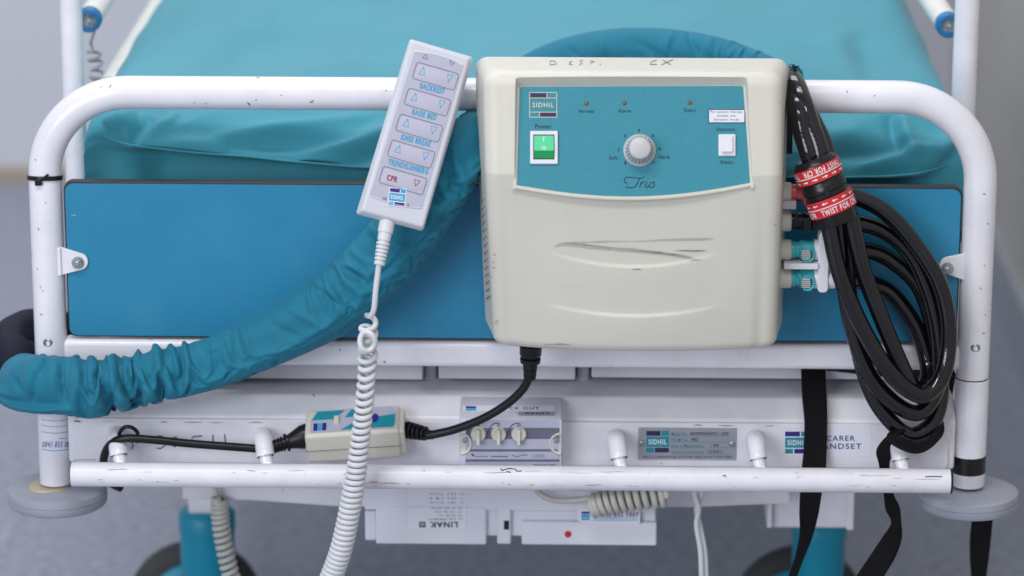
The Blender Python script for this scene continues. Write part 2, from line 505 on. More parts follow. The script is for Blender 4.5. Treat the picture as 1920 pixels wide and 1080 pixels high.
# brackets
for side, nose, e0, e1, bx in ((1, (148, 491), (112, 463), (112, 517), (146, 492)), (-1, (1779, 498), (1815, 474), (1813, 528), (1776, 503))):
    Yb = -0.0085
    n = P(*nose, Yb); a = P(*e0, Yb); b = P(*e1, Yb); rr = 0.0085
    poly = [a]
    a0 = math.atan2(a.z - n.z, a.x - n.x); 
    for i in range(11):
        t = i / 10
        ang = (R_(68) - t * R_(136)) if side == 1 else (R_(112) + t * R_(136))
        poly.append(Vector((n.x + rr * math.cos(ang), Yb, n.z + rr * math.sin(ang))))
    poly.append(b)
    ex = -0.005 * side
    poly.append(Vector((b.x + ex, Yb, b.z))); poly.append(Vector((a.x + ex, Yb, a.z)))
    mb = MB(); mb.prism(poly, (0, 0.003, 0), 'white_paint')
    mb.box((a.x - 0.002 * side, Yb - 0.0005, (a.z + b.z) / 2), (0.006, 0.004, (a.z - b.z) * 0.98), 'white_paint')
    br = mb.build('bracket', bed, bevel=0.0009, bseg=2)
    c = P(*bx, Yb)
    mb = MB(); mb.lathe(c, (0, -1, 0), [(-0.001, 0.0058), (0.0012, 0.0058), (0.0013, 0.005)], 'steel', 24)
    mb.lathe(c, (0, -1, 0), [(0.0008, 0.0048), (0.0045, 0.0048), (0.005, 0.0042)], 'steel', 6)
    mb.lathe(c, (0, -1, 0), [(0.004, 0.0026), (0.0062, 0.0026), (0.0066, 0.002)], 'steel', 16)
    mb.build('bolt', br, sharp=25)
for q in ((90, 642), (1829, 652)):
    c = P(*q, -RT + 0.0012)
    mb = MB(); mb.lathe(c, (0, -1, 0), [(-0.002, 0.0048), (0.0008, 0.0045), (0.0018, 0.003), (0.001, 0.0018), (0.0008, 0.0005)], 'steel', 20)
    mb.build('screw', bed, sharp=50)
# lower cross rail
za, zb_ = P(600, 641, -0.008).z, P(600, 688, -0.008).z
mb = MB(); mb.box((0.5 * (xl + xr), 0.003, (za + zb_) / 2), (xr - xl - 0.022, 0.022, za - zb_), 'white_paint')
mb.build('cross_rail', bed, bevel=0.006, bseg=4)
# mattress platform slats behind the cross rail
for a, b in ((150, 793), (822, 1079), (1109, 1690)):
    mb = MB(); mb.pbox(a, 680, b, 713, 0.035, 0.10, 'slat_plastic'); mb.build('platform_slat', bed, bevel=0.002)
for x in (807, 1094):
    mb = MB(); p = P(x, 675, 0.06)
    mb.lathe(p, (0, 0, -1), [(0, 0.006), (0.018, 0.006), (0.021, 0.004)], 'slat_plastic', 20); mb.build('slat_pin', bed)
mb = MB(); mb.box((0.5 * (xl + xr), 0.115, P(900, 712, 0.06).z + 0.012), (xr - xl - 0.02, 0.02, 0.05), 'slat_plastic')
mb.build('platform_edge', bed, bevel=0.002)
# foot beam and its front plate
zt = P(900, 786, -0.018).z; zb2 = P(900, 873, -0.02).z
zs = P(900, 741, 0.004).z
mb = MB(); prof = [(-0.018, zb2 - 0.001), (-0.018, zt + 0.001), (0.004, zs), (0.128, zs), (0.128, zb2 - 0.001)]
mb.prism([Vector((xl + 0.0157, y, z)) for y, z in prof], (xr - xl - 0.0314, 0, 0), 'beam_white')
mb.build('foot_beam', bed, bevel=0.003)
mb = MB(); a = P(135, 788, -0.022); b = P(1780, 798, -0.022)
mb.prism(rrect(a.x, zb2 + 0.001, b.x, zt - 0.0008, 0.004, -0.022), (0, 0.004, 0), 'beam_white')
plate = mb.build('beam_plate', bed, bevel=0.001, bseg=2)
d = Decal(yplane(-0.022))
rnd = random.Random(3)
for (x0, x1) in ((140, 230), (300, 480), (1300, 1500)):
    x = x0
    while x < x1:
        l = rnd.uniform(6, 40); d.stroke([(x, 790.5 + (x - 135) * 0.006), (x + l / 2, 790.2 + rnd.uniform(-.6, .8) + (x - 135) * 0.006), (x + l, 790.5 + (x - 135) * 0.006)], rnd.uniform(0.6, 1.8), 'rust', taper=True); x += l + rnd.uniform(4, 60)
d.stroke([(139, 789), (150, 790)], 2.5, 'rust'); d.stroke([(138, 862), (180, 862)], 1.6, 'rust', taper=True)
d.build('worn_edge', plate, True)
d = Decal(yplane(-0.022), 0.0002)
for st in ([(305, 818), (297, 817), (294, 824), (300, 830), (307, 826), (305, 818), (309, 836), (301, 841), (294, 840)],
           [(330, 819), (321, 822), (320, 833), (328, 838), (335, 830), (330, 819)],
           [(379, 817), (362, 819), (358, 826), (368, 827), (374, 832), (370, 838), (360, 839)],
           [(399, 815), (400, 834)], [(421, 814), (424, 836)], [(247, 828), (250, 836), (246, 842)]):
    d.stroke(st, 2.6, 'ink_grey')
d.build('handwritten_number', plate, True)

# grab rail in front with its elbow studs
YR = -0.075
ra, rb = P(135, 889, YR), P(1782, 902, YR)
zrl = (ra.z + rb.z) / 2
n_ = 30
mb = MB(); mb.tube([(ra.x + (rb.x - ra.x) * i / n_, YR, zrl) for i in range(n_ + 1)], 0.0114, 'scuffed_white', 32)
rail = mb.build('grab_rail', bed, bevel=0)
mb = MB(); mb.lathe((rb.x, YR, zrl), (1, 0, 0), [(-0.0005, 0.0116), (0.0012, 0.0116), (0.0016, 0.0105)], 'black_plastic'); mb.build('end_cap', rail)
for x in (222, 497, 1160, 1421, 1688):
    k = (x - 135) * 0.006
    mb = MB()
    path = pspline([(x - 7, 816 + k, -0.015), (x - 6, 816 + k, -0.030), (x - 3, 826 + k, -0.046), (x, 847 + k, -0.056), (x + 1, 853 + k, -0.058)], 8)
    mb.tube(path, 0.0086, 'white_paint', 24)
    st = mb.build('elbow_stud', bed)
    mb = MB(); e = Vector(path[-1]); dr = (e - Vector(path[-2])).normalized()
    mb.tube([e - dr * 0.001, e + dr * 0.0004], 0.0072, 'dark_hole', 24)
    mb.tube([e - dr * 0.004, e + dr * 0.004, e + dr * 0.012 + Vector((0.001, 0, 0)), Vector((e.x + 0.002, YR + 0.004, zrl + 0.006))], 0.0062, 'white_paint', 20)
    mb.build('stud_pin', st)

# bumper discs, bands and stickers on the two posts
for (xc, z, Yc) in ((xl + 0.001, zlb, 0), (xr + 0.0005, zrb, 0)):
    mb = MB()
    R0 = 0.0475
    mb.lathe((xc, Yc, z - 0.0035), (0, 0, -1), [(0, 0.0), (-0.001, 0.022), (0, 0.026), (0.001, 0.040), (0.0016, R0 - 0.0012), (0.0026, R0), (0.0085, R0), (0.0088, R0 - 0.0008), (0.0094, R0 - 0.0008), (0.0097, R0), (0.0160, R0 - 0.0006), (0.0175, R0 - 0.002), (0.018, 0.01)], 'bumper_grey', 64)
    mb.build('bumper_disc', bed, sharp=50)
mb = MB(); mb.lathe((xl - 0.006, -0.004, zlb - 0.0026), (0, 0, -1), [(-0.0008, 0.019), (0.001, 0.0195)], 'resin_clear', 32); mb.build('bumper_washer', bed)
mb = MB(); z0, z1 = P(1817, 893, -RT).z, P(1817, 861, -RT).z
mb.lathe((xr, 0, z0), (0, 0, 1), [(0, RT + 0.0003), (0, RT + 0.0009), (z1 - z0, RT + 0.0009), (z1 - z0, RT + 0.0003)], 'black_plastic', 40, cap=False); mb.build('black_tape', bed)
mb = MB(); z0 = P(1820, 716, -RT).z
mb.lathe((xr, 0, z0), (0, 0, 1), [(-0.0006, RT + 0.0002), (0.0006, RT + 0.0002)], 'panel_edge', 40, cap=False)
mb.build('post_joint', bed)
mb = MB(); mb.lathe((xr, 0, zrb + 0.0005), (0, 0, 1), [(0, RT + 0.0006), (z0 - zrb - 0.002, RT + 0.0006), (z0 - zrb - 0.0012, RT)], 'white_paint', 40, cap=False)
mb.build('post_sleeve', bed)
# phone sticker round the left post
cyl = on_cyl(Vector((xl, 0, 0)), Vector((0, 0, 1)), RT)
d = Decal(cyl, 0.0003)
d.rect(77, 770, 130, 852, 'paper_white', 0, div=10)
for y in (786, 797, 809): d.stroke([(78 + i * 5.1, y + 3 * math.sin(PI * i / 10)) for i in range(11)], 1, 'ink_grey')
d.text('0845 855 08', 105, 833, 50, 11, 'ink_navy', 0, 0.01, shear=0.2)
d.stroke([(79 + i * 5, 842 + 3 * math.sin(PI * i / 10)) for i in range(11)], 1.5, 'ink_sky')
d.stroke([(110 + i * 2, 822) for i in range(8)], 1.2, 'ink_sky')
d.build('phone_sticker', bed)
# paint chips on the tubes
for name, surf, marks in (
    ('paint_chips', on_cyl(Vector((xl, 0, 0)), Vector((0, 0, 1)), RT), [(72, 430, 5, 60), (60, 474, 3, 80), (76, 538, 7, 60), (80, 546, 4, 80), (77, 590, 5, 20), (66, 300, 4, 40), (80, 345, 5, 60), (70, 505, 4, 50), (85, 380, 3, 90)]),
    ('paint_chips', on_cyl(Vector((0, 0, ztop)), Vector((1, 0, 0)), RT), [(206, 162, 8, -60), (364, 193, 3, -30), (386, 194, 2, 10), (466, 195, 9, 50), (480, 188, 3, 0), (527, 179, 3, 30), (585, 190, 8, -30), (583, 192, 6, 10), (724, 170, 3, 0), (1588, 172, 5, 60), (1720, 205, 5, 10), (1640, 180, 3, 0)]),
    ('paint_chips', on_cyl(Vector((xr, 0, 0)), Vector((0, 0, 1)), RT), [(1845, 364, 6, 20), (1852, 420, 4, 50), (1845, 498, 3, 90), (1838, 541, 5, 40), (1846, 590, 4, 30), (1844, 625, 5, -10), (1835, 745, 4, 70)])):
    d = Decal(surf, 0.0002)
    for (x, y, l, an) in marks:
        dx, dy = l / 2 * math.cos(R_(an)), l / 2 * math.sin(R_(an))
        d.stroke([(x - dx, y - dy), (x + 0.8, y - 0.6), (x + dx, y + dy)], rnd.uniform(1.2, 2.8), 'pencil' if l < 9 else 'ink_dark', taper=True)
    d.build(name, bed, True)
d = Decal(on_cyl(Vector((0, YR, zrl)), Vector((1, 0, 0)), 0.0114), 0.0002)
for i in range(60):
    x = rnd.uniform(150, 1715); k = (x - 135) * 0.0079; l = rnd.choice([4, 6, 10, 18, 34, 50]); y = rnd.choice([877, 884, 885, 886, 899, 901, 902, 903, 880]) + k
    d.stroke([(x, y), (x + l * .3, y + rnd.uniform(-1, 1)), (x + l * .7, y + rnd.uniform(-1, 1)), (x + l, y)], rnd.uniform(0.5, 1.3), rnd.choice(['pencil', 'pencil_light', 'pencil_light']), taper=True)
for pts_ in ([(938, 879), (943, 882), (952, 879), (962, 879)], [(950, 884), (958, 886)], [(964, 879), (970, 884), (978, 883)], [(1735, 894), (1750, 893.5), (1766, 894)], [(1355, 892), (1361, 892)]):
    d.stroke(pts_, 1.8, 'ink_dark')
d.build('paint_scratches', rail, True)

# lock-out box with three turn knobs
YL = -0.048
a0, a1 = P(861, 790, YL), P(1054, 790, YL)
zf, zbk, zlow = P(950, 787, YL).z, P(950, 757, -0.022).z, P(950, 884, YL).z
poly = [Vector((a0.x, y, z)) for y, z in ((YL, zlow), (YL, zf), (-0.020, zbk), (0.0, zbk), (0.0, zlow))]
mb = MB(); mb.prism(poly, (a1.x - a0.x, 0, 0), 'lilac_plastic')
lock = mb.build('lock_out_box', bed, bevel=0.0018)
d = Decal(yplane(YL), 0.0003)
d.rect(873, 787, 1049, 884, 'paper_grey'); d.rect(873, 802, 1049, 823, 'bar_grey', 0.0001)
d.rect(880, 842, 1045, 846.5, 'bar_grey', 0.0001); d.rect(873, 861, 1049, 865.5, 'bar_grey', 0.0001)
d.text('LOCK', 1011, 854.5, 22, 6.5, 'bar_grey', 0, 0.005, 0.0002)
d.text('LINAK', 1020, 873, 40, 5, 'ink_dark', 180, 0.03, 0.0002)
d.stroke([(884, 851), (890, 855.5), (914, 855.5)], 1.2, 'bar_grey', 0.0002); d.stroke([(884, 851), (889, 854)], 3, 'bar_grey', 0.0002)
d.stroke([(921, 855.5), (952, 855.8)], 2.0, 'bar_grey', 0.0002)
d.stroke([(960, 853), (970, 856.5), (979, 853), (990, 852.5)], 1.4, 'bar_grey', 0.0002)
for x in (897, 935, 973):
    d.stroke([(x - 18 + 16 * (1 - math.cos(t * PI / 2 / 6)), 812 - 4 - 15 * math.sin(t * PI / 2 / 6)) for t in range(7)], 1.6, 'ink_dark', 0.0002)
    for qx, qy in ((x - 19, 812), (x, 796)): d.outline([(qx - 2, qy - 3), (qx + 2, qy - 3), (qx + 2, qy + 2), (qx - 2, qy + 2)], 1.1, 'ink_dark', 0.0002)
d.build('lock_out_print', lock, True)
pl = plane3(Vector((a0.x, YL, zf)), Vector((a1.x, YL, zf)), Vector((a0.x, -0.020, zbk)))
d = Decal(on_plane(pl), 0.0003)
d.rect(868, 761, 1040, 772, 'paper_white'); d.rect(868, 761, 868 + 172, 772, 'paper_white', 0.0001)
d.text('LOCK OUT', 973, 766.2, 76, 5.5, 'ink_navy', 0, 0.015, 0.0002)
d.rect(873, 762.5, 893, 766, 'ink_navy', 0.0002); d.rect(873, 766.5, 893, 770.5, 'ink_sky', 0.0002)
d.rect(972, 773, 1040, 779.5, 'plate_metal', 0.0001); d.text('LINAK', 1005, 775.5, 46, 4, 'ink_dark', 180, 0.02, 0.0002)
d.build('lock_out_label', lock, True)
for x in (897, 935, 973):
    c = P(x, 812.5, YL)
    mb = MB(); mb.lathe(c, (0, -1, 0), [(-0.001, 0.0072), (0.004, 0.0070), (0.005, 0.0062)], 'cream_plastic', 32)
    mb.box((c.x, c.y - 0.0055, c.z - 0.0014), (0.0028, 0.007, 0.0150), 'cream_plastic')
    mb.build('turn_knob', lock, bevel=0.0006, bseg=2)
for x, sg in ((863.5, 1), (1051.5, -1)):
    c = P(x, 832, YL)
    prof = [(-0.004, 0.0112), (0.0008, 0.0110), (0.0014, 0.0102), (0.0008, 0.0092), (0.0003, 0.0086), (0.0002, 0.0004)]
    vs_, fs_ = [], []
    for t, r in prof:
        for k in range(21):
            a = -PI / 2 + PI * k / 20
            vs_.append(c + Vector((sg * r * math.cos(a), -t, r * math.sin(a))))
    for i in range(len(prof) - 1):
        for k in range(20): fs_.append((i * 21 + k, i * 21 + k + 1, (i + 1) * 21 + k + 1, (i + 1) * 21 + k))
    mb = MB(); mb.add(vs_, fs_, 'cream_plastic'); rc = mb.build('screw_recess', lock, sharp=60)
    mb = MB(); mb.lathe(c + Vector((sg * 0.004, 0, 0.0035)), (0, -1, 0), [(-0.001, 0.0030), (0.0010, 0.0028), (0.0013, 0.001)], 'steel', 16); mb.build('screw', rc)

# rating plate
YN = -0.022
mb = MB(); mb.pbox(1197, 802, 1380, 862.5, YN - 0.0012, YN - 0.0002, 'plate_metal'); np_ = mb.build('rating_plate', bed)
d = Decal(yplane(YN - 0.0012), 0.0002)
logo(d, 1212, 808, 1254, 848, dark='ink_purple')
for t, x0, y, w_ in (('Model No:', 1259, 813.5, 30), ('POSM No:', 1259, 824.5, 31), ('Date of Manufacture:', 1259, 835.5, 60), ('Electrical Protection:', 1259, 847, 61)):
    d.text(t, x0 + w_ / 2, y, w_, 6, 'ink_teal', 0, 0.005); d.stroke([(x0, y + 4.2), (1365, y + 4.2)], 0.6, 'ink_teal')
for t, x0, y, w_ in (('INDEPENDENCE / 2200', 1294, 813, 72), ('IND', 1296, 824, 12), ('/ 200', 1332, 835, 15), ('CLASS I', 1327, 846.5, 26)):
    d.text(t, x0 + w_ / 2, y, w_, 5.6, 'ink_dark', 0, 0.012)
d.text('SIDHIL LTD  CLAREMOUNT ROAD  BOOTHTOWN  HALIFAX  HX1 4RT TEL 01422 233000', 1288, 856.5, 166, 4.2, 'ink_purple')
d.build('plate_print', np_, True)
for q in ((1203, 831.5), (1373, 832.5)):
    c = P(*q, YN - 0.0012); mb = MB(); mb.lathe(c, (0, -1, 0), [(0, 0.0031), (0.0008, 0.0028), (0.0012, 0.0015), (0.0002, 0.0012), (0.0, 0.0003)], 'steel', 20); mb.build('rivet', np_, sharp=60)
# handset sticker
d = Decal(yplane(YN), 0.0003)
d.rect(1466, 802, 1634, 857, 'paper_white'); logo(d, 1472, 809, 1517, 850)
d.text('CARER', 1576, 821.5, 54, 10, 'ink_navy', 0, 0.015); d.text('HANDSET', 1572, 836.5, 86, 10.5, 'ink_navy', 0, 0.015)
d.build('handset_sticker', bed)

# control box slung below the beam
ctl = MB()
ctl.pbox(683, 900, 1230, 961, 0.0312, 0.13, 'box_white')
cb = ctl.build('control_box', bed, bevel=0.002)
for (x0, y0, x1, y1, Yf) in ((704, 950, 912, 1022, 0.030), (684, 958, 706, 1014, 0.040), (932, 952, 958, 1021, 0.030), (978, 978, 1231, 1024, 0.030), (908, 948, 1229, 1008, 0.036)):
    mb = MB(); mb.pbox(x0, y0, x1, y1, Yf, 0.12, 'box_white'); mb.build('box_section', cb, bevel=0.002)
mb = MB(); mb.pbox(945, 977, 954, 993, 0.0290, 0.034, 'dark_hole'); mb.build('slot', cb)
d = Decal(yplane(0.030), 0.0004)
d.rect(765, 951, 874, 992, 'paper_white'); 
d.text('LINAK', 832, 983.5, 52, 11, 'ink_dark', 180, 0.035)
d.rect(786, 978, 798, 988.5, 'ink_dark', 0.0001); d.stroke([(789, 985), (789, 981), (795, 981), (795, 985)], 1.3, 'paper_white', 0.0002); d.stroke([(792, 981), (792, 987)], 1.3, 'paper_white', 0.0002)
rr = random.Random(5)
for row in range(4):
    y = 953 + row * 6.6
    x = 866
    for wd in (rr.uniform(6, 9), rr.uniform(12, 22), rr.uniform(10, 22)):
        d.text(rr.choice(['Date', 'Max 2.4', '230 V', '50-60', 'Item', 'Prod', 'S/N 7083', 'IP 54']), x - wd / 2, y, wd, 3.6, 'ink_grey', 180, 0.01); x -= wd + 5
d.text('MADE IN DENMARK', 818, 973.5, 34, 3.2, 'ink_grey', 180)
c = P(1065, 1001.5, 0.030)
d.poly([(1065 + 6.5 * math.cos(i * PI / 10), 1001.5 + 6.5 * math.sin(i * PI / 10)) for i in range(20)], 'red_dot')
d.build('box_print', cb, True)
d = Decal(yplane(0.0312), 0.0004)
d.rect(765, 915, 874, 951, 'paper_white')
for row in range(3):
    x = 870
    for wd in (8, 16, 26): d.text(rr.choice(['Type', 'CB 9', 'Duty', '120 VA', '24 V']), x - wd / 2, 926 + row * 8, wd, 4, 'ink_grey', 180, 0.01); x -= wd + 7
d.build('box_print', cb, True)
d = Decal(yplane(0.0295), 0.0004)
d.poly([(1082, 920), (1200, 920), (1200, 985), (1102, 985), (1082, 975)], 'paper_white')
d.text('0845 855 0889', 1160, 964.5, 74, 10, 'ink_navy', 0, 0.01, shear=0.15)
d.rect(1090, 959, 1106, 963, 'ink_navy', 0.0001); d.rect(1090, 964, 1106, 970, 'ink_sky', 0.0001); d.rect(1090, 971, 1106, 975, 'ink_sky', 0.0001)
for y in (972, 975.5): d.stroke([(1112, y), (1196, y)], 1.2, 'ink_sky')
d.build('phone_sticker', cb)
# underframe behind
mb = MB(); A = [P(x, y, 0.11) for x, y in ((342, 905), (1480, 905), (1480, 944), (1300, 951), (640, 950), (470, 938), (342, 936))]
mb.prism(A, (0, 0.03, 0), 'beam_white'); mb.build('underframe_plate', bed, bevel=0.001)
mb = MB(); mb.pbox(1448, 905, 1596, 992, 0.16, 0.42, 'beam_white'); mb.build('column_bracket', bed, bevel=0.004)
mb = MB(); mb.pbox(1440, 905, 1447, 990, 0.15, 0.42, 'beam_white'); mb.build('bracket_flange', bed, bevel=0.001)
mb = MB(); mb.pbox(1590, 905, 1600, 994, 0.15, 0.42, 'beam_white'); mb.build('bracket_flange', bed, bevel=0.001)

# lift columns on their castors
def column(cx, Y, ytop, hw, sq, wheel):
    c = P(cx, ytop, Y - hw)
    zt_ = c.z
    if sq:
        mb = MB(); t0 = P(sq[0], 900, Y - 0.012); t1 = P(sq[1], 985, Y - 0.012)
        mb.box(((t0.x + t1.x) / 2, Y, (t0.z + zt_) / 2 - 0.01), (t1.x - t0.x, t1.x - t0.x, t0.z - zt_ + 0.04), 'beam_white'); mb.build('inner_column', bed, bevel=0.003)
    mb = MB()
    mb.lathe((c.x, Y, zt_), (0, 0, -1), [(0, hw * 0.55), (0.0, hw - 0.004), (0.004, hw), (0.022, hw), (0.023, hw - 0.0012), (0.025, hw - 0.0012), (zt_ - 0.16, hw - 0.001), (zt_ - 0.12, hw - 0.006)], 'teal_paint', 40)
    mb.build('lift_column', bed, sharp=50)
    wx, wy, wr, WY = wheel
    wc = P(wx, wy, WY); wc.z = wr + 0.001
    ax = Vector((0.12, -1, 0)).normalized()
    mb = MB(); mb.lathe(wc, ax, [(-0.014, wr * 0.72), (-0.014, wr - 0.006), (-0.008, wr), (0.008, wr), (0.014, wr - 0.006), (0.015, wr * 0.74)], 'tyre_rubber', 48)
    cst = mb.build('castor_tyre', bed, sharp=45)
    mb = MB(); mb.lathe(wc + ax * 0.004, ax, [(0, wr * 0.76), (0.010, wr * 0.76), (0.014, wr * 0.70), (0.017, wr * 0.3), (0.017, 0.002)], 'teal_paint', 40); mb.build('castor_cover', cst, sharp=50)
    mb = MB(); mb.box((c.x, (Y + WY) / 2 + 0.01, wr + 0.05), (0.03, abs(WY - Y) + 0.03, 0.05), 'teal_paint'); mb.build('castor_fork', bed, bevel=0.004)
column(382, 0.34, 972, 0.0300, (352, 402), (366, 1120, 0.074, 0.42))
column(1540, 0.34, 985, 0.0290, None, (1497, 1130, 0.074, 0.42))
# side members so that the bed carries on behind
for sx in (xl + 0.035, xr - 0.035):
    mb = MB(); mb.box((sx, 1.05, 0.36), (0.03, 1.9, 0.05), 'beam_white'); mb.build('side_member', bed, bevel=0.004)
# side rail posts and bars
for nm, cx, Yp, r_ in (('side_post', 137.5, 0.16, 0.0108), ('side_post', 1808, 0.16, 0.0118)):
    a = P(cx, 0, Yp); xx = P(cx, 150, Yp).x
    mb = MB(); mb.tube([(xx, Yp, 0.40), (xx, Yp, 0.60), (xx, Yp, 1.05)], r_, 'white_paint', 24); mb.build(nm, bed)
def siderail(px, py, px2, py2, Y1, r_, m_, cap=True):
    a = P(px, py, Y1)
    d0 = ray(px2, py2)
    # bar stays level and parallel to the bed
    t = (a.z - CAM.z) / d0.z; b = CAM + d0 * t
    dr = (b - a).normalized(); b = a + dr * 1.5
    mb = MB(); mb.tube([a, a + dr * 0.5, b], r_, m_, 20); o = mb.build('side_rail', bed)
    if cap:
        mb = MB(); mb.lathe(a, -dr, [(-0.010, r_ + 0.0006), (0.0, r_ + 0.0006), (0.003, r_ - 0.001), (0.0032, r_ * 0.62), (0.0, r_ * 0.58), (0, 0.001)], 'cap_blue', 28, cap=False); mb.build('end_cap', o, sharp=50)
siderail(166, 38, 203, -20, 0.24, 0.0120, 'rail_cream')
siderail(205, 165, 305, 0, 0.20, 0.0118, 'rail_cream', False)
siderail(1779, 48, 1733, -20, 0.24, 0.0120, 'rail_cream')

# ================================================================== mattress
def make_mattress():
    root = thing('mattress', 'teal wipe-clean air mattress lying on the bed behind the white foot bar', 'mattress', (0, 0, 0))
    xL, xR = P(156, 300, 0.05).x, P(1812, 300, 0.05).x
    YF = 0.036
    ZT = P(960, 150, 0.10).z - 0.012
    flap = spline([(150, 262), (190, 266), (420, 290), (640, 308), (890, 325), (1200, 333), (1500, 333), (1690, 329), (1815, 311)], 10)
    fx = [P(p[0], p[1], YF).x for p in flap]; fz = [P(p[0], p[1], YF).z for p in flap]
    def flapz(x):
        if x <= fx[0]: return fz[0]
        for i in range(len(fx) - 1):
            if fx[i] <= x <= fx[i + 1]:
                t = (x - fx[i]) / (fx[i + 1] - fx[i]); return fz[i] + t * (fz[i + 1] - fz[i])
        return fz[-1]
    Zb = P(960, 420, 0.05).z
    # columns: X and drop
    cols = []
    rad = 0.035
    for i in range(8): cols.append((xL, 0.16 - i * (0.16 - rad) / 8))
    for i in range(13):
        a = i / 12 * PI / 2; cols.append((xL + rad * (1 - math.cos(a)), rad * (1 - math.sin(a))))
    NX = 420
    for i in range(1, NX): cols.append((xL + rad + (xR - xL - 2 * rad) * i / NX, 0))
    for i in range(13):
        a = PI / 2 - i / 12 * PI / 2; cols.append((xR - rad * (1 - math.cos(a)), rad * (1 - math.sin(a))))
    for i in range(1, 9): cols.append((xR, rad + i * (0.16 - rad) / 8))
    # fold list: in (px,py) of the front, each (points, width, amplitude)
    folds = []
    def fold(pts, wd, amp):
        folds.append(([P(p[0], p[1], p[2] if len(p) > 2 else YF + 0.05) for p in spline(pts, 4)], wd, amp))
    fold([(395, 262), (480, 248), (600, 232), (720, 215)], 0.006, 0.0055)
    fold([(420, 272), (520, 270), (640, 262), (720, 240)], 0.007, -0.005)
    fold([(560, 300), (650, 270), (760, 238)], 0.008, 0.005)
    fold([(200, 238), (225, 228), (258, 215)], 0.008, 0.009)
    fold([(212, 250), (240, 262), (270, 240), (290, 222)], 0.006, -0.007)
    fold([(250, 258), (300, 240), (340, 215)], 0.006, 0.005)
    fold([(270, 275), (360, 272), (430, 282)], 0.008, 0.003)
    fold([(1668, 215), (1675, 250), (1690, 290)], 0.007, -0.006)
    fold([(1690, 215), (1700, 260), (1730, 300)], 0.008, 0.005)
    fold([(1600, 320), (1680, 300), (1770, 275)], 0.007, 0.005)
    fold([(1740, 310), (1770, 270), (1790, 235)], 0.007, 0.007)
    fold([(1500, 300), (1600, 290), (1700, 292)], 0.007, -0.003)
    fold([(380, 140, 0.14), (480, 95, 0.22), (640, 70, 0.3)], 0.02, -0.006)
    fold([(340, 100, 0.16), (420, 60, 0.25), (520, 40, 0.33)], 0.02, 0.004)
    fold([(1600, 60, 0.35), (1625, 110, 0.25), (1650, 140, 0.16)], 0.016, -0.008)
    fold([(1560, 60, 0.35), (1590, 120, 0.25), (1640, 150, 0.16)], 0.016, 0.004)
    fold([(600, 300), (700, 262), (800, 236), (880, 222)], 0.010, 0.005)
    fold([(640, 312), (720, 290), (860, 262)], 0.007, -0.004)
    fold([(300, 228), (420, 222), (560, 212)], 0.012, 0.004)
    fold([(1500, 260), (1580, 250), (1650, 225)], 0.010, 0.003)
    fold([(1750, 300), (1778, 300), (1800, 285)], 0.006, -0.006)
    fold([(1600, 332), (1690, 322), (1770, 318)], 0.004, -0.005)
    rows = []
    NR = 0
    verts = []; nrow = 0
    NT, NF, NU = 60, 84, 40
    def pix(p):
        v = p - CAM; zc = v.dot(fwd); return (960 + FPX * v.dot(right) / zc, 540 - FPX * v.dot(up) / zc)
    FP = []
    for pts_, wd, am in folds:
        q = [pix(p) for p in pts_]; W_ = wd * 2000
        FP.append((q, W_, am, min(a[0] for a in q) - 2.5 * W_, max(a[0] for a in q) + 2.5 * W_, min(a[1] for a in q) - 2.5 * W_, max(a[1] for a in q) + 2.5 * W_))
    def amp(p):
        if p.y > 0.6: return 0
        dsp = 0; sx, sy = pix(p)
        for q, W_, am, xa, xb, ya, yb in FP:
            if sx < xa or sx > xb or sy < ya or sy > yb: continue
            best = 1e9; bt = 0; n_ = len(q) - 1
            for i in range(n_):
                ax_, ay_ = q[i]; bx_, by_ = q[i + 1]; dx_, dy_ = bx_ - ax_, by_ - ay_
                t = min(max(((sx - ax_) * dx_ + (sy - ay_) * dy_) / (dx_ * dx_ + dy_ * dy_ + 1e-9), 0), 1)
                dd = (ax_ + t * dx_ - sx) ** 2 + (ay_ + t * dy_ - sy) ** 2
                if dd < best: best = dd; bt = (i + t) / n_
            dsp += am * math.sin(PI * (0.04 + 0.92 * bt)) * math.exp(-best / (W_ * W_))
        return dsp
    RF = 0.20
    prof_n = NT + NF + NU
    for ci, (X, dx) in enumerate(cols):
        zf = flapz(X)
        side = dx / 0.16
        col = []
        for k in range(NT):                 # flat top, back to front
            Yk = 2.0 + (RF - 2.0) * (k / NT) ** 0.6
            col.append((Yk, ZT))
        for k in range(NF + 1):             # rolls down towards the flap edge
            t = k / NF; a = t * PI / 2
            Yk = YF + (RF - YF) * (1 - math.sin(a)) ** 0.9
            z = zf + (ZT - zf) * (max(math.cos(a), 0)) ** 0.9
            col.append((Yk, z))
        for k in range(1, NU + 1):          # under the flap, then straight down
            t = k / NU
            s_ = sstep(0, 0.18, t)
            Yk = YF + 0.034 * s_ * sstep(0.0, 0.07, min(X - xL, xR - X) - 0.01) - 0.010 * sstep(0.3, 0.9, t)
            z = zf - 0.003 * sstep(0, 0.1, t) - (zf - Zb) * max(t - 0.06, 0) / 0.94
            col.append((Yk, z))
        # corner pull-back so that the front corners are round
        ex = min(X - xL, xR - X)
        pull = 0.024 * (1 - sstep(0, 0.055, ex)) + 0.012 * side
        for (Yk, z) in col:
            zz = ZT - math.sqrt((ZT - z) ** 2 + dx * dx) if dx > 0 else z
            zz = max(zz, Zb - 0.02)
            p = Vector((X, Yk + pull * (1 - sstep(0.05, 0.3, Yk)), zz))
            d_ = 1.5 * amp(p)
            nn = noise.noise(Vector((X * 9, Yk * 7, z * 12))) * 0.0030 + noise.noise(Vector((X * 26 + z * 14, Yk * 12, z * 30))) * 0.0014
            q1 = noise.noise(Vector((X * 5 + 2 * z, z * 26 - X * 5, Yk * 5 + 3)))
            q2 = noise.noise(Vector((X * 8 + 9, z * 34 + X * 4, Yk * 9)))
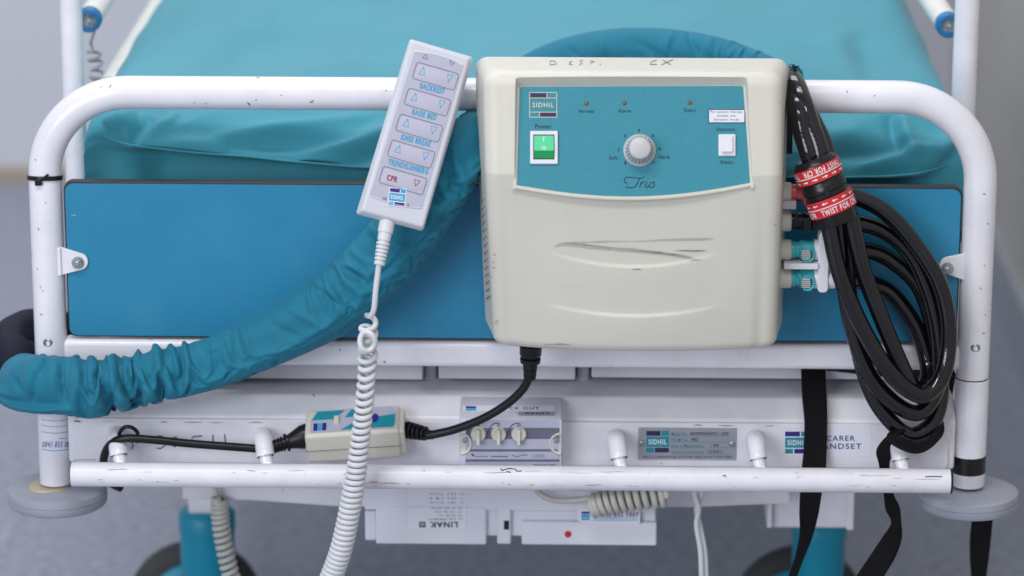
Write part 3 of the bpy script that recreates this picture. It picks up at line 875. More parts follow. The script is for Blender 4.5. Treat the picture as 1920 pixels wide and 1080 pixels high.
            front = 1 - sstep(0.12, 0.5, Yk)
            nn += front * (0.0016 * max(1 - abs(q1) * 5, 0) ** 1.2)
            sag = -0.010 * math.sin(PI * min(max((X - xL) / (xR - xL), 0), 1)) * sstep(0.1, 0.5, Yk) * 0
            p += Vector((0, -0.6, 0.8)) * (d_ + nn) if dx == 0 else Vector((math.copysign(0.7, X) , -0.3, 0.4)) * (nn * 1.3 + d_)
            verts.append(p)
        nrow = len(col)
    mb = MB(); fs = []
    nc = len(cols)
    for i in range(nc - 1):
        for j in range(nrow - 1):
            fs.append((i * nrow + j, i * nrow + j + 1, (i + 1) * nrow + j + 1, (i + 1) * nrow + j))
    mb.add(verts, fs, 'mattress_fabric')
    mb.build('cover', root, sharp=180)
    # piping along the flap edge
    mb = MB(); line = []
    for i in range(160):
        x = xL + 0.02 + (xR - xL - 0.04) * i / 159
        ex = min(x - xL, xR - x); pull = 0.024 * (1 - sstep(0, 0.055, ex))
        nn = noise.noise(Vector((x * 9, YF * 7, flapz(x) * 12))) * 0.003 + noise.noise(Vector((x * 26 + flapz(x) * 14, YF * 12, flapz(x) * 30))) * 0.0014
        line.append((x, YF + pull - 0.0004 - 0.6 * nn, flapz(x) + 0.8 * nn))
    mb.tube(line, 0.0011, 'mattress_fabric', 8); mb.build('flap_edge', root)
    # underside and rear so that the mattress is a closed body
    mb = MB(); mb.box(((xL + xR) / 2, 1.03, Zb + 0.03), (xR - xL - 0.02, 1.9, 0.10), 'mattress_fabric'); mb.build('core', root)
    return root
make_mattress()

# ================================================================== mattress pump
PC = P(1186, 380, -0.08); PCX = PC.x
ZTOPP = P(1186, 108, -0.030).z
ZBOT = P(1186, 652, -0.09).z
ZCR = P(1186, 326, -0.115).z
YBK = -0.026
lx = lambda px, py, Y: P(px, py, Y).x - PCX
def pump_yf(z):
    if z > ZCR: return -0.118 + (-0.094 + 0.118) * ((z - ZCR) / (ZTOPP - ZCR)) ** 1.0
    t = (ZCR - z) / (ZCR - ZBOT)
    return -0.118 + 0.030 * t ** 1.1
def pump_bow(z):
    t = min(max((ZTOPP - z) / (ZTOPP - ZBOT), 0), 1)
    return 0.003 + 0.016 * sstep(0.35, 1.0, t)
WB_T = (lx(1478, 125, YBK) - lx(891, 125, YBK)) / 2
WB_B = (lx(1466, 648, YBK) - lx(911, 648, YBK)) / 2
OFF_T = (lx(1478, 125, YBK) + lx(891, 125, YBK)) / 2
OFF_B = (lx(1466, 648, YBK) + lx(911, 648, YBK)) / 2
def pump_w(z):
    t = min(max((ZTOPP - z) / (ZTOPP - ZBOT), 0), 1)
    return WB_T + (WB_B - WB_T) * t ** 1.3, OFF_T + (OFF_B - OFF_T) * t ** 1.3
def smile(x, z, px0, pyc, px1, drop):
    """soft step under a curved line"""
    xa, xb = lx(px0, pyc, -0.115), lx(px1, pyc, -0.115)
    if x < xa or x > xb: return 0
    u = (x - (xa + xb) / 2) / ((xb - xa) / 2)
    zc = P(1186, pyc, -0.115).z - drop * (1 - u * u)
    return -0.0022 * (1 - u * u) ** 0.8 * sstep(0.0012, -0.0022, z - zc) * (1 - sstep(0.004, 0.045, zc - z))
def pump_front(x, z):
    wd, of = pump_w(z)
    u = min(abs((x - of) / wd), 1)
    y = pump_yf(z) - pump_bow(z) * (1 - u * u)
    return y + smile(x, z, 1030, 474, 1345, 0.012) + smile(x, z, 1025, 574, 1350, 0.009)
def pump_surf(px, py):
    Y = -0.12
    for _ in range(8):
        p = P(px, py, Y); Y = pump_front(p.x - PCX, p.z)
    p = P(px, py, Y); e = 0.001
    n = Vector((pump_front(p.x - PCX + e, p.z) - pump_front(p.x - PCX - e, p.z), -2 * e, pump_front(p.x - PCX, p.z + e) - pump_front(p.x - PCX, p.z - e)))
    n = Vector((n.x, -2 * e, n.z)).normalized()
    return p, n
def make_pump():
    root = thing('mattress_pump', 'cream plastic air pump with teal control panel hung on the foot bar', 'pump', (PCX, -0.07, ZBOT))
    rt, rb = 0.012, 0.009
    levels = []
    for i in range(9): a = i / 8 * PI / 2; levels.append((ZBOT + rb * (1 - math.cos(a)), rb * (1 - math.sin(a))))
    H = ZTOPP - ZBOT; nz = 230
    for i in range(1, nz): levels.append((ZBOT + rb + (H - rb - rt) * i / nz, 0))
    for i in range(9): a = i / 8 * PI / 2; levels.append((ZTOPP - rt * (1 - math.sin(a)), rt * (1 - math.cos(a))))
    rc = 0.013; NF_ = 110
    vs = []; n = 0
    for z, inset in levels:
        wd, of = pump_w(z)
        wd -= inset; yb = YBK - min(inset, 0.004)
        wf = wd - 0.0145
        loop = []
        ye = pump_front(of - wf, z) + inset * 0.9
        ye2 = pump_front(of + wf, z) + inset * 0.9
        # back edge (right to left handled as loop): left back -> left front corner -> front -> right corner -> right back
        loop.append((of - wd, yb)); 
        for k in range(1, 5): loop.append((of - wd + 0.0085 * k / 5, yb + (ye + rc - yb) * k / 5))
        bxl = of - wd + 0.0085
        cx = bxl + rc
        for k in range(9):
            a = PI + k / 8 * PI / 2
            loop.append((cx + rc * math.cos(a), (ye + rc) + rc * math.sin(a)))
        x0, x1 = cx, 2 * of - cx
        for k in range(1, NF_):
            x = x0 + (x1 - x0) * k / NF_
            e = min(x - x0, x1 - x)
            yy = pump_front(x, z) + inset * 0.9
            s_ = sstep(0, 0.012, e)
            loop.append((x, (ye if x < of else ye2) * (1 - s_) + yy * s_))
        for k in range(9):
            a = 1.5 * PI + k / 8 * PI / 2
            loop.append((x1 + rc * math.cos(a), (ye2 + rc) + rc * math.sin(a)))
        for k in range(4, 0, -1): loop.append((of + wd - 0.0085 * k / 5, yb + (ye2 + rc - yb) * k / 5))
        loop.append((of + wd, yb))
        n = len(loop)
        vs += [Vector((PCX + x, y, z)) for x, y in loop]
    fs = []
    for i in range(len(levels) - 1):
        for j in range(n):
            fs.append((i * n + j, i * n + (j + 1) % n, (i + 1) * n + (j + 1) % n, (i + 1) * n + j))
    fs.append(list(range(n))[::-1]); fs.append([(len(levels) - 1) * n + j for j in range(n)])
    mb = MB(); mb.add(vs, fs, 'cream_plastic'); body = mb.build('shell', root, sharp=50)
    # display plane
    A, B = P(968, 348, -0.1165), P(1407, 343, -0.1165)
    zmid = P(1186, 345, -0.1165).z
    T = P(1186, 163, -0.0885)
    A = Vector((A.x, -0.1175, zmid)); B = Vector((B.x, -0.1175, zmid))
    pl = plane3(A, B, T)
    sf = on_plane(pl)
    def outline(dx, top, arcx):
        o = [(974 - dx, 165 - top), (980 - dx, 162.5 - top), (1388 + dx, 161 - top), (1394 + dx, 164 - top), (1408 + dx * .6, 338)]
        for i in range(21):
            t = i / 20
            o.append((1406 + dx * .6 - (1406 - 969 + 1.2 * dx) * t, 343 + 4 * t + arcx + 24.5 * math.sin(PI * t) ** 0.9))
        o.append((968 - dx * .6, 338))
        return o
    back = outline(1, 1, 1); front = outline(9, 25, 3.5)
    nn = pl[1]
    Bk = [sf(*p)[0] - nn * 0.0001 for p in back]
    # mouth of the recess, carried out past the front
    Fr = []
    for b, p in zip(Bk, front):
        q = P(p[0], p[1], b.y - 0.009)
        Fr.append(b + (q - b) * 2.6)
    mb = MB(); mb.loft(Bk, Fr, 'cream_plastic'); cut = mb.build('cutter', root, smooth=False)
    md = body.modifiers.new('recess', 'BOOLEAN'); md.operation = 'DIFFERENCE'; md.object = cut; md.solver = 'EXACT'
    dg = bpy.context.evaluated_depsgraph_get(); dg.update()
    me = bpy.data.meshes.new_from_object(body.evaluated_get(dg))
    body.modifiers.clear(); body.data = me
    me.polygons.foreach_set('use_smooth', [True] * len(me.polygons)); me.set_sharp_from_angle(angle=R_(28))
    bpy.data.objects.remove(cut)
    # rim of the display: rounded lip along sides and bottom curve
    lip = [sf(*p)[0] + nn * 0.0004 for p in outline(3.5, 1, 3.0)][3:] 
    lip = lip + [sf(*outline(3.5, 1, 3.0)[0])[0] + nn * 0.0004]
    mb = MB(); mb.tube(spline([tuple(p) for p in lip], 4), 0.0021, 'cream_plastic', 12); mb.build('display_rim', root)
    # teal control panel
    mb = MB(); pts_ = [sf(*p)[0] for p in outline(0, 0, 0)]
    mb.prism([p + nn * 0.0006 for p in pts_], tuple(-nn * 0.0006), 'teal_label'); dp = mb.build('control_panel', root, smooth=False)
    d = Decal(sf, 0.0009)
    # badge in outline
    x0, y0, x1, y1 = 993, 173.5, 1044, 220
    for a, b in (((x0, y0), (x1, y0)), ((x0, y1), (x1, y1)), ((x0, y0), (x0, y1)), ((x1, y0), (x1, y1)), ((x0, 184), (x1, 184)), ((x0, 210.5), (x1, 210.5)), ((1025.5, y0), (1025.5, 184)), ((1011.5, 210.5), (1011.5, y1))):
        d.stroke([a, b], 1.3, 'ink_cream')
    d.rect(994.5, 175, 1024.5, 182.5, 'ink_purple'); d.rect(1012.5, 211.5, 1042.5, 219, 'ink_purple')
    d.text('SIDHIL', 1018.5, 197, 40, 9, 'ink_cream', 0, 0.02)
    for t, x, y, wd, ht in (('Normal', 1099.5, 208.5, 29, 6.5), ('Alarm', 1171, 208, 24, 6.5), ('Static', 1293.5, 206.5, 22, 6.5), ('Power', 1018.5, 237, 30, 8),
                            ('Dynamic', 1361, 243.5, 35, 8), ('Static', 1362.5, 304, 23, 7), ('Soft', 1150, 296, 16, 7), ('Hard', 1245, 294.5, 19, 7),
                            ('1', 1172.5, 305.5, 3, 6), ('2', 1160, 280, 4, 6), ('3', 1171.5, 255, 4, 6), ('4', 1197.5, 244.5, 4.5, 6), ('5', 1224, 254, 4, 6), ('6', 1236.5, 279, 4.5, 6), ('7', 1225.5, 305.5, 4, 6)):
        d.text(t, x, y, wd, ht, 'ink_dark', 0, 0.01)
    # script name
    d.stroke(spline([(1176, 345), (1171, 341), (1173, 333), (1184, 333), (1202, 334), (1208, 331)], 5), 1.5, 'ink_dark')
    d.stroke(spline([(1199, 334), (1195, 343), (1189, 351), (1180, 352), (1172, 350)], 5), 1.5, 'ink_dark')
    d.stroke(spline([(1199, 352), (1203, 341), (1201, 346), (1206, 341), (1210, 341)], 5), 1.4, 'ink_dark')
    d.stroke(spline([(1213, 341), (1210, 349), (1212, 352), (1216, 349)], 5), 1.4, 'ink_dark'); d.stroke([(1214.5, 336.5), (1216, 335.5)], 1.5, 'ink_dark')
    d.stroke(spline([(1226, 342), (1220, 343), (1217, 349), (1221, 352), (1226, 349), (1227, 343), (1224, 341)], 5), 1.4, 'ink_dark')
    # sticker
    d.rect(1328, 205, 1397, 231, 'ink_dark', 0.0001); d.rect(1329.5, 206.5, 1395.5, 229.5, 'paper_white', 0.0002)
    for t, y, wd in (('For patient therapy', 210.5, 60), ('please use', 217.5, 34), ('Dynamic mode', 225, 48)):
        d.text(t, 1362, y, wd, 5.6, 'ink_grey', 0, 0.01, 0.0004)
    d.build('panel_print', dp, True)
    for q in ((1099.5, 194.5), (1171, 193.5), (1293.5, 192.5)):
        p, n_ = sf(*q); mb = MB(); mb.lathe(p + n_ * 0.0004, n_, [(0, 0.0022), (0.0006, 0.0020), (0.0012, 0.0010), (0.0013, 0.0001)], 'led_amber', 16, cap=False); mb.build('indicator_lamp', dp, sharp=60)
    ux = (sf(1200, 270)[0] - sf(1100, 270)[0]).normalized(); uz = nn.cross(ux); 
    if uz.z < 0: uz = -uz
    Rm = Matrix((ux, -nn, uz)).transposed()
    def pbx(m_, x0, y0, x1, y1, l0, l1, name, par, bev, mname):
        a = sf(x0, y0)[0]; b = sf(x1, y1)[0]; c = (a + b) / 2 + nn * (l0 + l1) / 2
        m_ = MB(); m_.box(c, (abs((b - a).dot(ux)), l1 - l0, abs((b - a).dot(uz))), mname, Rm); return m_.build(name, par, bevel=bev)
    sw = pbx(None, 994, 246, 1046, 308, 0, 0.0035, 'power_switch', root, 0.0008, 'switch_white')
    pbx(None, 1000, 253, 1039.5, 299.5, 0.0030, 0.0037, 'switch_well', sw, 0, 'dark_hole')
    # rocker: two facets
    def facet(x0, y0, x1, y1, l_top, l_bot, name, mname):
        a = [sf(x0, y0)[0] + nn * l_top, sf(x1, y0)[0] + nn * l_top, sf(x1, y1)[0] + nn * l_bot, sf(x0, y1)[0] + nn * l_bot]
        b = [sf(x0, y0)[0] + nn * 0.003, sf(x1, y0)[0] + nn * 0.003, sf(x1, y1)[0] + nn * 0.003, sf(x0, y1)[0] + nn * 0.003]
        m_ = MB(); m_.loft(a, b, mname); return m_.build(name, sw, bevel=0.0004, bseg=2)
    ro = facet(1001.5, 255, 1038.5, 284, 0.0046, 0.0068, 'rocker', 'green_lens')
    facet(1001.5, 284.5, 1038.5, 298, 0.0060, 0.0045, 'rocker_foot', 'green_lens_low')
    d = Decal(on_plane(plane3(sf(1001.5, 255)[0] + nn * 0.0046, sf(1038.5, 255)[0] + nn * 0.0046, sf(1020, 284)[0] + nn * 0.0068)), 0.0003)
    d.stroke([(1019.5, 257), (1019.5, 265)], 1.6, 'white_print'); d.outline([(1019.5 + 4 * math.cos(i * PI / 6), 277.5 + 2.6 * math.sin(i * PI / 6)) for i in range(12)], 1.1, 'white_print')
    d.build('switch_mark', sw, True)
    s2 = pbx(None, 1347, 252, 1379, 293, 0, 0.0030, 'mode_switch', root, 0.0007, 'switch_white')
    a = [sf(1352.5, 256)[0] + nn * 0.0055, sf(1373.5, 256)[0] + nn * 0.0055, sf(1373.5, 276)[0] + nn * 0.0045, sf(1373.5, 286)[0] + nn * 0.0072, sf(1352.5, 286)[0] + nn * 0.0072, sf(1352.5, 276)[0] + nn * 0.0045]
    b = [sf(*q)[0] + nn * 0.0026 for q in ((1352.5, 256), (1373.5, 256), (1373.5, 276), (1373.5, 286), (1352.5, 286), (1352.5, 276))]
    m_ = MB(); m_.loft(b, a, 'switch_white'); m_.build('mode_rocker', s2, bevel=0.0006, bseg=2)
    # fluted dial
    p, n_ = sf(1199, 282)
    mb = MB(); mb.lathe(p, n_, [(0.0002, 0.0146), (0.002, 0.0146), (0.0032, 0.0136), (0.0036, 0.012)], 'knob_grey', 48); dial = mb.build('dial', root, sharp=50)
    vs = []; fs = []; NS = 96
    for (t, r, fl) in ((0.004, 0.0132, 0.0010), (0.011, 0.0120, 0.0012), (0.0190, 0.0104, 0.0011), (0.0212, 0.0096, 0.0003), (0.0220, 0.0082, 0)):
        for j in range(NS):
            a = 2 * PI * j / NS; rr_ = r - fl * (0.5 + 0.5 * math.cos(24 * a)) * 1.2
            vs.append(p + n_ * t + (ux * math.cos(a) + uz * math.sin(a)) * rr_)
    for i in range(4):
        for j in range(NS): fs.append((i * NS + j, i * NS + (j + 1) % NS, (i + 1) * NS + (j + 1) % NS, (i + 1) * NS + j))
    fs.append([4 * NS + j for j in range(NS)])
    mb = MB(); mb.add(vs, fs, 'knob_grey')
    dirp = (ux * 0.62 + uz * 0.78).normalized(); sd = n_.cross(dirp)
    mb.prism([p + n_ * 0.0205 + dirp * 0.0060 + sd * 0.0012, p + n_ * 0.0205 + dirp * 0.0128, p + n_ * 0.0205 + dirp * 0.0060 - sd * 0.0012], tuple(n_ * 0.0016), 'knob_grey')
    mb.build('dial_grip', dial, sharp=40)
    # wear: pencil scuffs, handwriting along the top
    d = Decal(pump_surf, 0.0004)
    r2 = random.Random(11)
    def scuff(line, n, wd, spread, m_='pencil'):
        L_ = spline(line, 10)
        for k in range(n):
            i0 = r2.randint(0, max(len(L_) - 8, 1)); i1 = min(i0 + r2.randint(5, 18), len(L_))
            off = r2.gauss(0, spread)
            seg = [(x + r2.uniform(-.4, .4), y + off + r2.uniform(-.5, .5)) for x, y in L_[i0:i1]]
            if len(seg) > 2: d.stroke(seg, r2.uniform(0.4, wd), m_, r2.uniform(0, 0.0001), taper=True)
    scuff([(1036, 463), (1062, 456), (1110, 461), (1180, 468), (1250, 476), (1300, 483)], 40, 1.0, 1.0)
    scuff([(1036, 463), (1062, 457), (1110, 462), (1180, 469), (1250, 477), (1300, 484)], 50, 0.9, 1.8, 'pencil_light')
    scuff([(1040, 462), (1075, 453), (1130, 453), (1230, 451), (1340, 448)], 26, 1.0, 0.8, 'pencil_light')
    scuff([(1070, 457), (1120, 464), (1200, 470)], 20, 0.8, 1.6, 'pencil_light')
    scuff([(1260, 470), (1300, 470), (1325, 469)], 8, 1.0, 0.8)
    scuff([(1290, 489), (1315, 486)], 4, 1.2, 0.6)
    scuff([(1185, 505), (1202, 505)], 4, 1.6, 0.5)
    scuff([(1015, 646), (1045, 645), (1072, 646)], 6, 1.0, 0.5)
    scuff([(990, 520), (1040, 528), (1070, 536), (1110, 532)], 8, 1.0, 1.5, 'paper_white')
    for (x, y) in ((923, 500), (922, 490), (918, 516), (929, 600), (927, 604), (925, 476), (1460, 190), (1463, 191), (1457, 370), (1452, 420)):
        d.stroke([(x, y), (x + 2.5, y + 1.5), (x + 4, y + 3)], 1.6, 'pencil')
    d.build('scuff_marks', root, True)
    d = Decal(on_plane((Vector((0, 0, ZTOPP)), Vector((0, 0, 1)))), 0.0003)
    for st in ([(1031, 122), (1032, 114), (1040, 115), (1044, 120), (1032, 122)], [(1067, 118), (1072, 115), (1067, 121), (1074, 122)], [(1093, 113), (1087, 115), (1092, 119), (1086, 122)], [(1107, 121), (1108, 114), (1115, 116), (1109, 118)], [(1124, 121), (1127, 121)],
               [(1231, 113), (1220, 117), (1219, 121), (1232, 121)], [(1240, 122), (1262, 112)], [(1243, 113), (1258, 122)]):
        d.stroke(st, 1.4, 'pencil')
    d.build('handwriting', root, True)
    # vent slots in the left flank
    for k in range(14):
        z0 = P(903, 372 + k * 14, -0.06).z
        wd, of = pump_w(z0)
        mb = MB(); x = PCX + of - wd + 0.0048
        mb.box((x, -0.066, z0), (0.0008, 0.040, 0.0010), 'seam_dark', Matrix.Rotation(R_(6.5), 3, 'Z') @ Matrix.Rotation(R_(-20), 3, 'X')); mb.build('vent_slot', root)
    # hooks over the foot bar
    for xx in (P(990, 180, 0).x, P(1380, 180, 0).x, P(1474, 220, -0.02).x):
        mb = MB(); w2 = 0.012
        prof = [(YBK + 0.003, ZTOPP - 0.09), (YBK + 0.003, ztop + RT + 0.004), (0.018, ztop + RT + 0.004), (0.018, ztop - 0.010), (0.0205, ztop - 0.010), (0.0205, ztop + RT + 0.0065), (YBK - 0.001, ztop + RT + 0.0065), (YBK - 0.001, ZTOPP - 0.09)]
        mb.prism([Vector((xx - w2 / 2, y, z)) for y, z in prof], (w2, 0, 0), 'black_plastic'); mb.build('hook', root)
    # outlet sockets on the right flank
    for (y, m_, rr_) in ((361, 'cream_plastic', 0.0095), (414, 'cream_plastic', 0.0095), (468, 'cream_plastic', 0.0095), (521, 'cream_plastic', 0.0095)):
        c = P(1466, y, -0.055); mb = MB()
        mb.lathe(c, (1, 0, 0), [(-0.01, rr_), (0.0075, rr_), (0.0085, rr_ - 0.001), (0.0086, 0.004)], m_, 28); mb.build('outlet_socket', root, sharp=50)
    mb = MB(); mb.pbox(1466, 377, 1493, 393, -0.066, -0.05, 'knob_grey'); mb.build('latch', root, bevel=0.001)
    return root
make_pump()

# ================================================================== fabric hose sleeve
def make_sleeve():
    root = thing('hose_sleeve', 'gathered teal fabric sleeve looping from the left post up behind the pump', 'hose sleeve', tuple(P(300, 740, -0.05)))
    #  px, py, Y, radius(px), gather amount, fold amount
    K = [(42, 710, 0.030, 44, .3, .8), (40, 710, -0.012, 51, .35, .9), (75, 711, -0.052, 54, .4, 1), (130, 714, -0.060, 54, .3, .8), (165, 715, -0.060, 54, 1, .5), (205, 711, -0.058, 51, 1, .2), (250, 704, -0.056, 48, 1, .2), (300, 692, -0.054, 48, .9, .4),
         (345, 686, -0.050, 47, .5, .8), (400, 672, -0.048, 48, .2, 1), (460, 648, -0.047, 49, .1, 1), (530, 614, -0.047, 53, .08, 1), (600, 575, -0.049, 58, .1, 1), (660, 528, -0.050, 60, .15, 1), (722, 466, -0.051, 61, .25, 1), (775, 402, -0.051, 58, .25, .9),
         (820, 340, -0.048, 54, .3, .8), (856, 285, -0.040, 48, .4, .6), (885, 245, -0.020, 42, .4, .4), (915, 222, 0.022, 42, .4, .4), (945, 188, 0.062, 46, .3, .6), (985, 150, 0.085, 50, .2, .9),
         (1060, 118, 0.092, 54, .1, 1), (1150, 102, 0.092, 57, .1, 1), (1250, 99, 0.090, 54, .15, 1), (1340, 107, 0.080, 46, .2, .9), (1410, 124, 0.060, 38, .3, .7), (1462, 140, 0.030, 30, .5, .4), (1484, 146, 0.004, 26, .5, .3)]
    KK = spline([tuple(P(a, b, c)) + (r * 0.0005, g, f) for a, b, c, r, g, f in K], 26)
    acc = [0]
    for a, b in zip(KK[:-1], KK[1:]): acc.append(acc[-1] + (Vector(a[:3]) - Vector(b[:3])).length)
    N, M = 520, 90
    res = []; j = 0
    for i in range(N):                          # even steps along the run
        s_ = acc[-1] * i / (N - 1)
        while j < len(acc) - 2 and acc[j + 1] < s_: j += 1
        t = (s_ - acc[j]) / max(acc[j + 1] - acc[j], 1e-9)
        res.append([a + (b - a) * t for a, b in zip(KK[j], KK[j + 1])])
    res = np.array(res); Cn = res[:, :3]; rad, ga, fo = res[:, 3] * 1.01, res[:, 4], res[:, 5]
    ds = acc[-1] / (N - 1)
    T = np.gradient(Cn, axis=0); T /= np.linalg.norm(T, axis=1)[:, None]
    U = np.zeros_like(T); V = np.zeros_like(T)
    u = np.array([0, -1.0, 0])
    for i in range(N):
        u = u - T[i] * u.dot(T[i]); u /= np.linalg.norm(u); U[i] = u; V[i] = np.cross(T[i], u)
    ang = np.arange(M) * 2 * PI / M
    rng = np.random.default_rng(5)
    R0_ = rad[:, None] * np.ones((1, M))
    for i in range(N):
        for k in range(M):
            R0_[i, k] += 0.0022 * noise.noise(Vector((i * ds * 45, math.cos(ang[k]) * 1.3, math.sin(ang[k]) * 1.3)))
    R0_ += rng.normal(0, 0.0003, R0_.shape)
    X = Cn[:, None] + (U[:, None] * np.cos(ang)[None, :, None] + V[:, None] * np.sin(ang)[None, :, None]) * R0_[..., None]
    # cloth cut longer than the run it covers: relax it until it buckles into folds
    slack = 1 + 1.0 * ga ** 1.6 + 0.03 * fo
    Lx = (ds * (slack[:-1] + slack[1:]) / 2)[:, None] * np.ones((1, M))
    Cr = (2 * PI * rad / M * (1.03 + 0.05 * fo))[:, None] * np.ones((1, M))
    nz = np.array([[noise.noise(Vector((i * ds * 16, math.cos(a) * 0.9 + i * ds * 5, math.sin(a) * 0.9))) for a in ang] for i in range(N)])
    nz2 = np.array([[noise.noise(Vector((i * ds * 13 + 30, math.cos(a) * 1.1, math.sin(a) * 1.1 - i * ds * 6))) for a in ang] for i in range(N)])
    Lx = Lx * (1 + 0.22 * nz[:-1]); Cr = Cr * (1 + 0.20 * nz2)
    Dg = np.sqrt(Lx ** 2 + Cr[:-1] ** 2)
    X0 = X.copy(); vel = np.zeros_like(X)
    rmin, rmax = rad * (0.86 - 0.14 * ga), rad * (1.10 + 0.14 * ga) + 0.001
    idx = np.arange(N)[:, None] * np.ones((1, M))
    near_bar = (np.arange(N) < N * 0.60)[:, None] * np.ones((1, M), bool)
    def pull(A, B, rest, k, acc_, sa, sb, shift=0):
        d = B - A; l = np.linalg.norm(d, axis=-1) + 1e-12
        c = (k * 0.5 * (l - rest) / l)[..., None] * d
        acc_[sa] += c
        if shift: acc_ -= np.roll(c, shift, axis=1)
        else: acc_[sb] -= c
    for it in range(330):
        ac = np.zeros_like(X)
        pull(X[:-1], X[1:], Lx, 1.0, ac, np.s_[:-1], np.s_[1:])
        Xr = np.roll(X, -1, axis=1)
        pull(X, Xr, Cr, 1.0, ac, np.s_[:], None, 1)
        # diagonals
        for sh in (-1, 1):
            Xs = np.roll(X, sh, axis=1)
            d = Xs[1:] - X[:-1]; l = np.linalg.norm(d, axis=-1) + 1e-12
            c = (0.35 * 0.5 * (l - Dg) / l)[..., None] * d
            ac[:-1] += c; ac[1:] -= np.roll(c, -sh, axis=1)
        # bending
        pull(X[:-2], X[2:], Lx[:-1] + Lx[1:], 0.22, ac, np.s_[:-2], np.s_[2:])
        pull(X[:-3], X[3:], Lx[:-2] + Lx[1:-1] + Lx[2:], 0.12, ac, np.s_[:-3], np.s_[3:])
        X2 = np.roll(X, -3, axis=1)
        d = X2 - X; l = np.linalg.norm(d, axis=-1) + 1e-12
        c = (0.06 * 0.5 * (l - Cr * 2.98) / l)[..., None] * d
        ac += c; ac -= np.roll(c, 3, axis=1)
        ac += 0.035 * T[:, None] * ((X0 - X) * T[:, None]).sum(-1)[..., None]
        vel = 0.80 * vel + 0.30 * ac
        vel[..., 2] -= 0.000012
        X = X + vel
        # hoses inside, slack outside
        off = np.clip(np.rint(((X - Cn[:, None]) * T[:, None]).sum(-1) / ds), -12, 12)
        ii = np.clip(idx + off, 0, N - 1).astype(int)
        c0 = Cn[ii]; Tt = T[ii]
        q = X - c0; q = q - Tt * (q * Tt).sum(-1)[..., None]
        l = np.linalg.norm(q, axis=-1) + 1e-9
        want = np.clip(l, rmin[ii], rmax[ii])
        X = X + q * ((want - l) / l)[..., None]
        X[..., 1] = np.where(near_bar & (X[..., 1] > -0.0075) & (X0[..., 1] < 0.0) & (Cn[:, 1] < -0.035)[:, None], -0.0075, X[..., 1])
        X[0] = X0[0]; X[-1] = X0[-1]; vel[0] = 0; vel[-1] = 0
    # the larger creases that can be told apart on the near side
    creases = [([(113, 678), (117, 720), (130, 766)], 4, -8), ([(154, 677), (158, 702), (152, 730)], 4.5, -8), ([(168, 680), (192, 725), (182, 766)], 5, -10), ([(176, 676), (204, 722), (198, 762)], 6, 5), ([(206, 667), (221, 715), (208, 756)], 5, -10), ([(226, 664), (244, 712), (214, 756)], 4.5, -8),
               ([(250, 655), (242, 687), (250, 720), (247, 750)], 5, -11), ([(259, 672), (266, 718), (290, 738)], 4.5, -8), ([(293, 684), (298, 715), (312, 737)], 4, -9), ([(312, 648), (307, 687), (318, 728)], 4.5, -10), ([(306, 690), (318, 710), (332, 727)], 4, -8), ([(280, 655), (282, 690), (296, 730)], 7, 6),
               ([(140, 672), (146, 712), (142, 752)], 7, 4), ([(91, 668), (66, 708), (62, 752)], 6, -9), ([(20, 700), (30, 725), (52, 742)], 5, -6), ([(183, 690), (178, 715), (168, 735)], 4, -6), ([(230, 700), (226, 725), (236, 745)], 4, -6),
               ([(574, 525), (623, 564), (669, 592)], 4, -7), ([(580, 518), (630, 556), (676, 584)], 6, 5), ([(619, 490), (630, 515), (633, 540)], 6, -7), ([(651, 505), (675, 522), (697, 548)], 6, -6), ([(632, 498), (660, 500), (690, 520)], 8, 6),
               ([(633, 552), (650, 570), (667, 590)], 6, -8), ([(686, 440), (707, 452), (740, 450)], 7, -6), ([(742, 448), (785, 462), (816, 427)], 7, -8), ([(440, 600), (447, 641), (461, 675)], 7, -6), ([(452, 600), (462, 640), (480, 670)], 9, 5),
               ([(340, 650), (342, 680), (346, 712)], 5, -8), ([(437, 625), (440, 650), (444, 676)], 6, -5), ([(395, 640), (420, 690), (440, 720)], 8, -4), ([(500, 600), (540, 625), (575, 640)], 10, -4), ([(355, 640), (400, 652), (436, 620)], 9, 5), ([(530, 570), (580, 600), (620, 620)], 10, 4),
               ([(40, 680), (32, 715), (45, 750)], 8, -6), ([(90, 668), (78, 700), (70, 738)], 8, -7), ([(62, 664), (55, 700), (52, 735)], 9, 5), ([(105, 680), (98, 712), (105, 750)], 9, 5), ([(122, 672), (114, 710), (125, 762)], 5, -7),
               ([(830, 290), (850, 330), (845, 380)], 9, -7), ([(860, 220), (850, 270), (862, 320)], 9, 6), ([(790, 380), (830, 370), (860, 330)], 9, -6), ([(760, 430), (800, 415), (835, 385)], 9, 5),
               ([(1290, 55), (1297, 80), (1312, 104)], 8, -6), ([(1262, 62), (1250, 85), (1254, 106)], 9, 5), ([(1180, 74), (1215, 88), (1240, 106)], 8, -5), ([(1120, 72), (1130, 90), (1128, 108)], 10, 4), ([(1060, 88), (1075, 98), (1080, 110)], 8, -4), ([(1400, 86), (1395, 98), (1405, 108)], 7, -5), ([(1335, 70), (1330, 88), (1338, 106)], 8, 4)]
    CR = []
    for pp, wd, am in creases:
        q = spline(pp, 10); xs_ = [a[0] for a in q]; ys_ = [a[1] for a in q]
        wd *= 0.72; am *= 1.15
        CR.append((q, wd, am * 0.0005, min(xs_) - 4 * wd, max(xs_) + 4 * wd, min(ys_) - 4 * wd, max(ys_) + 4 * wd))
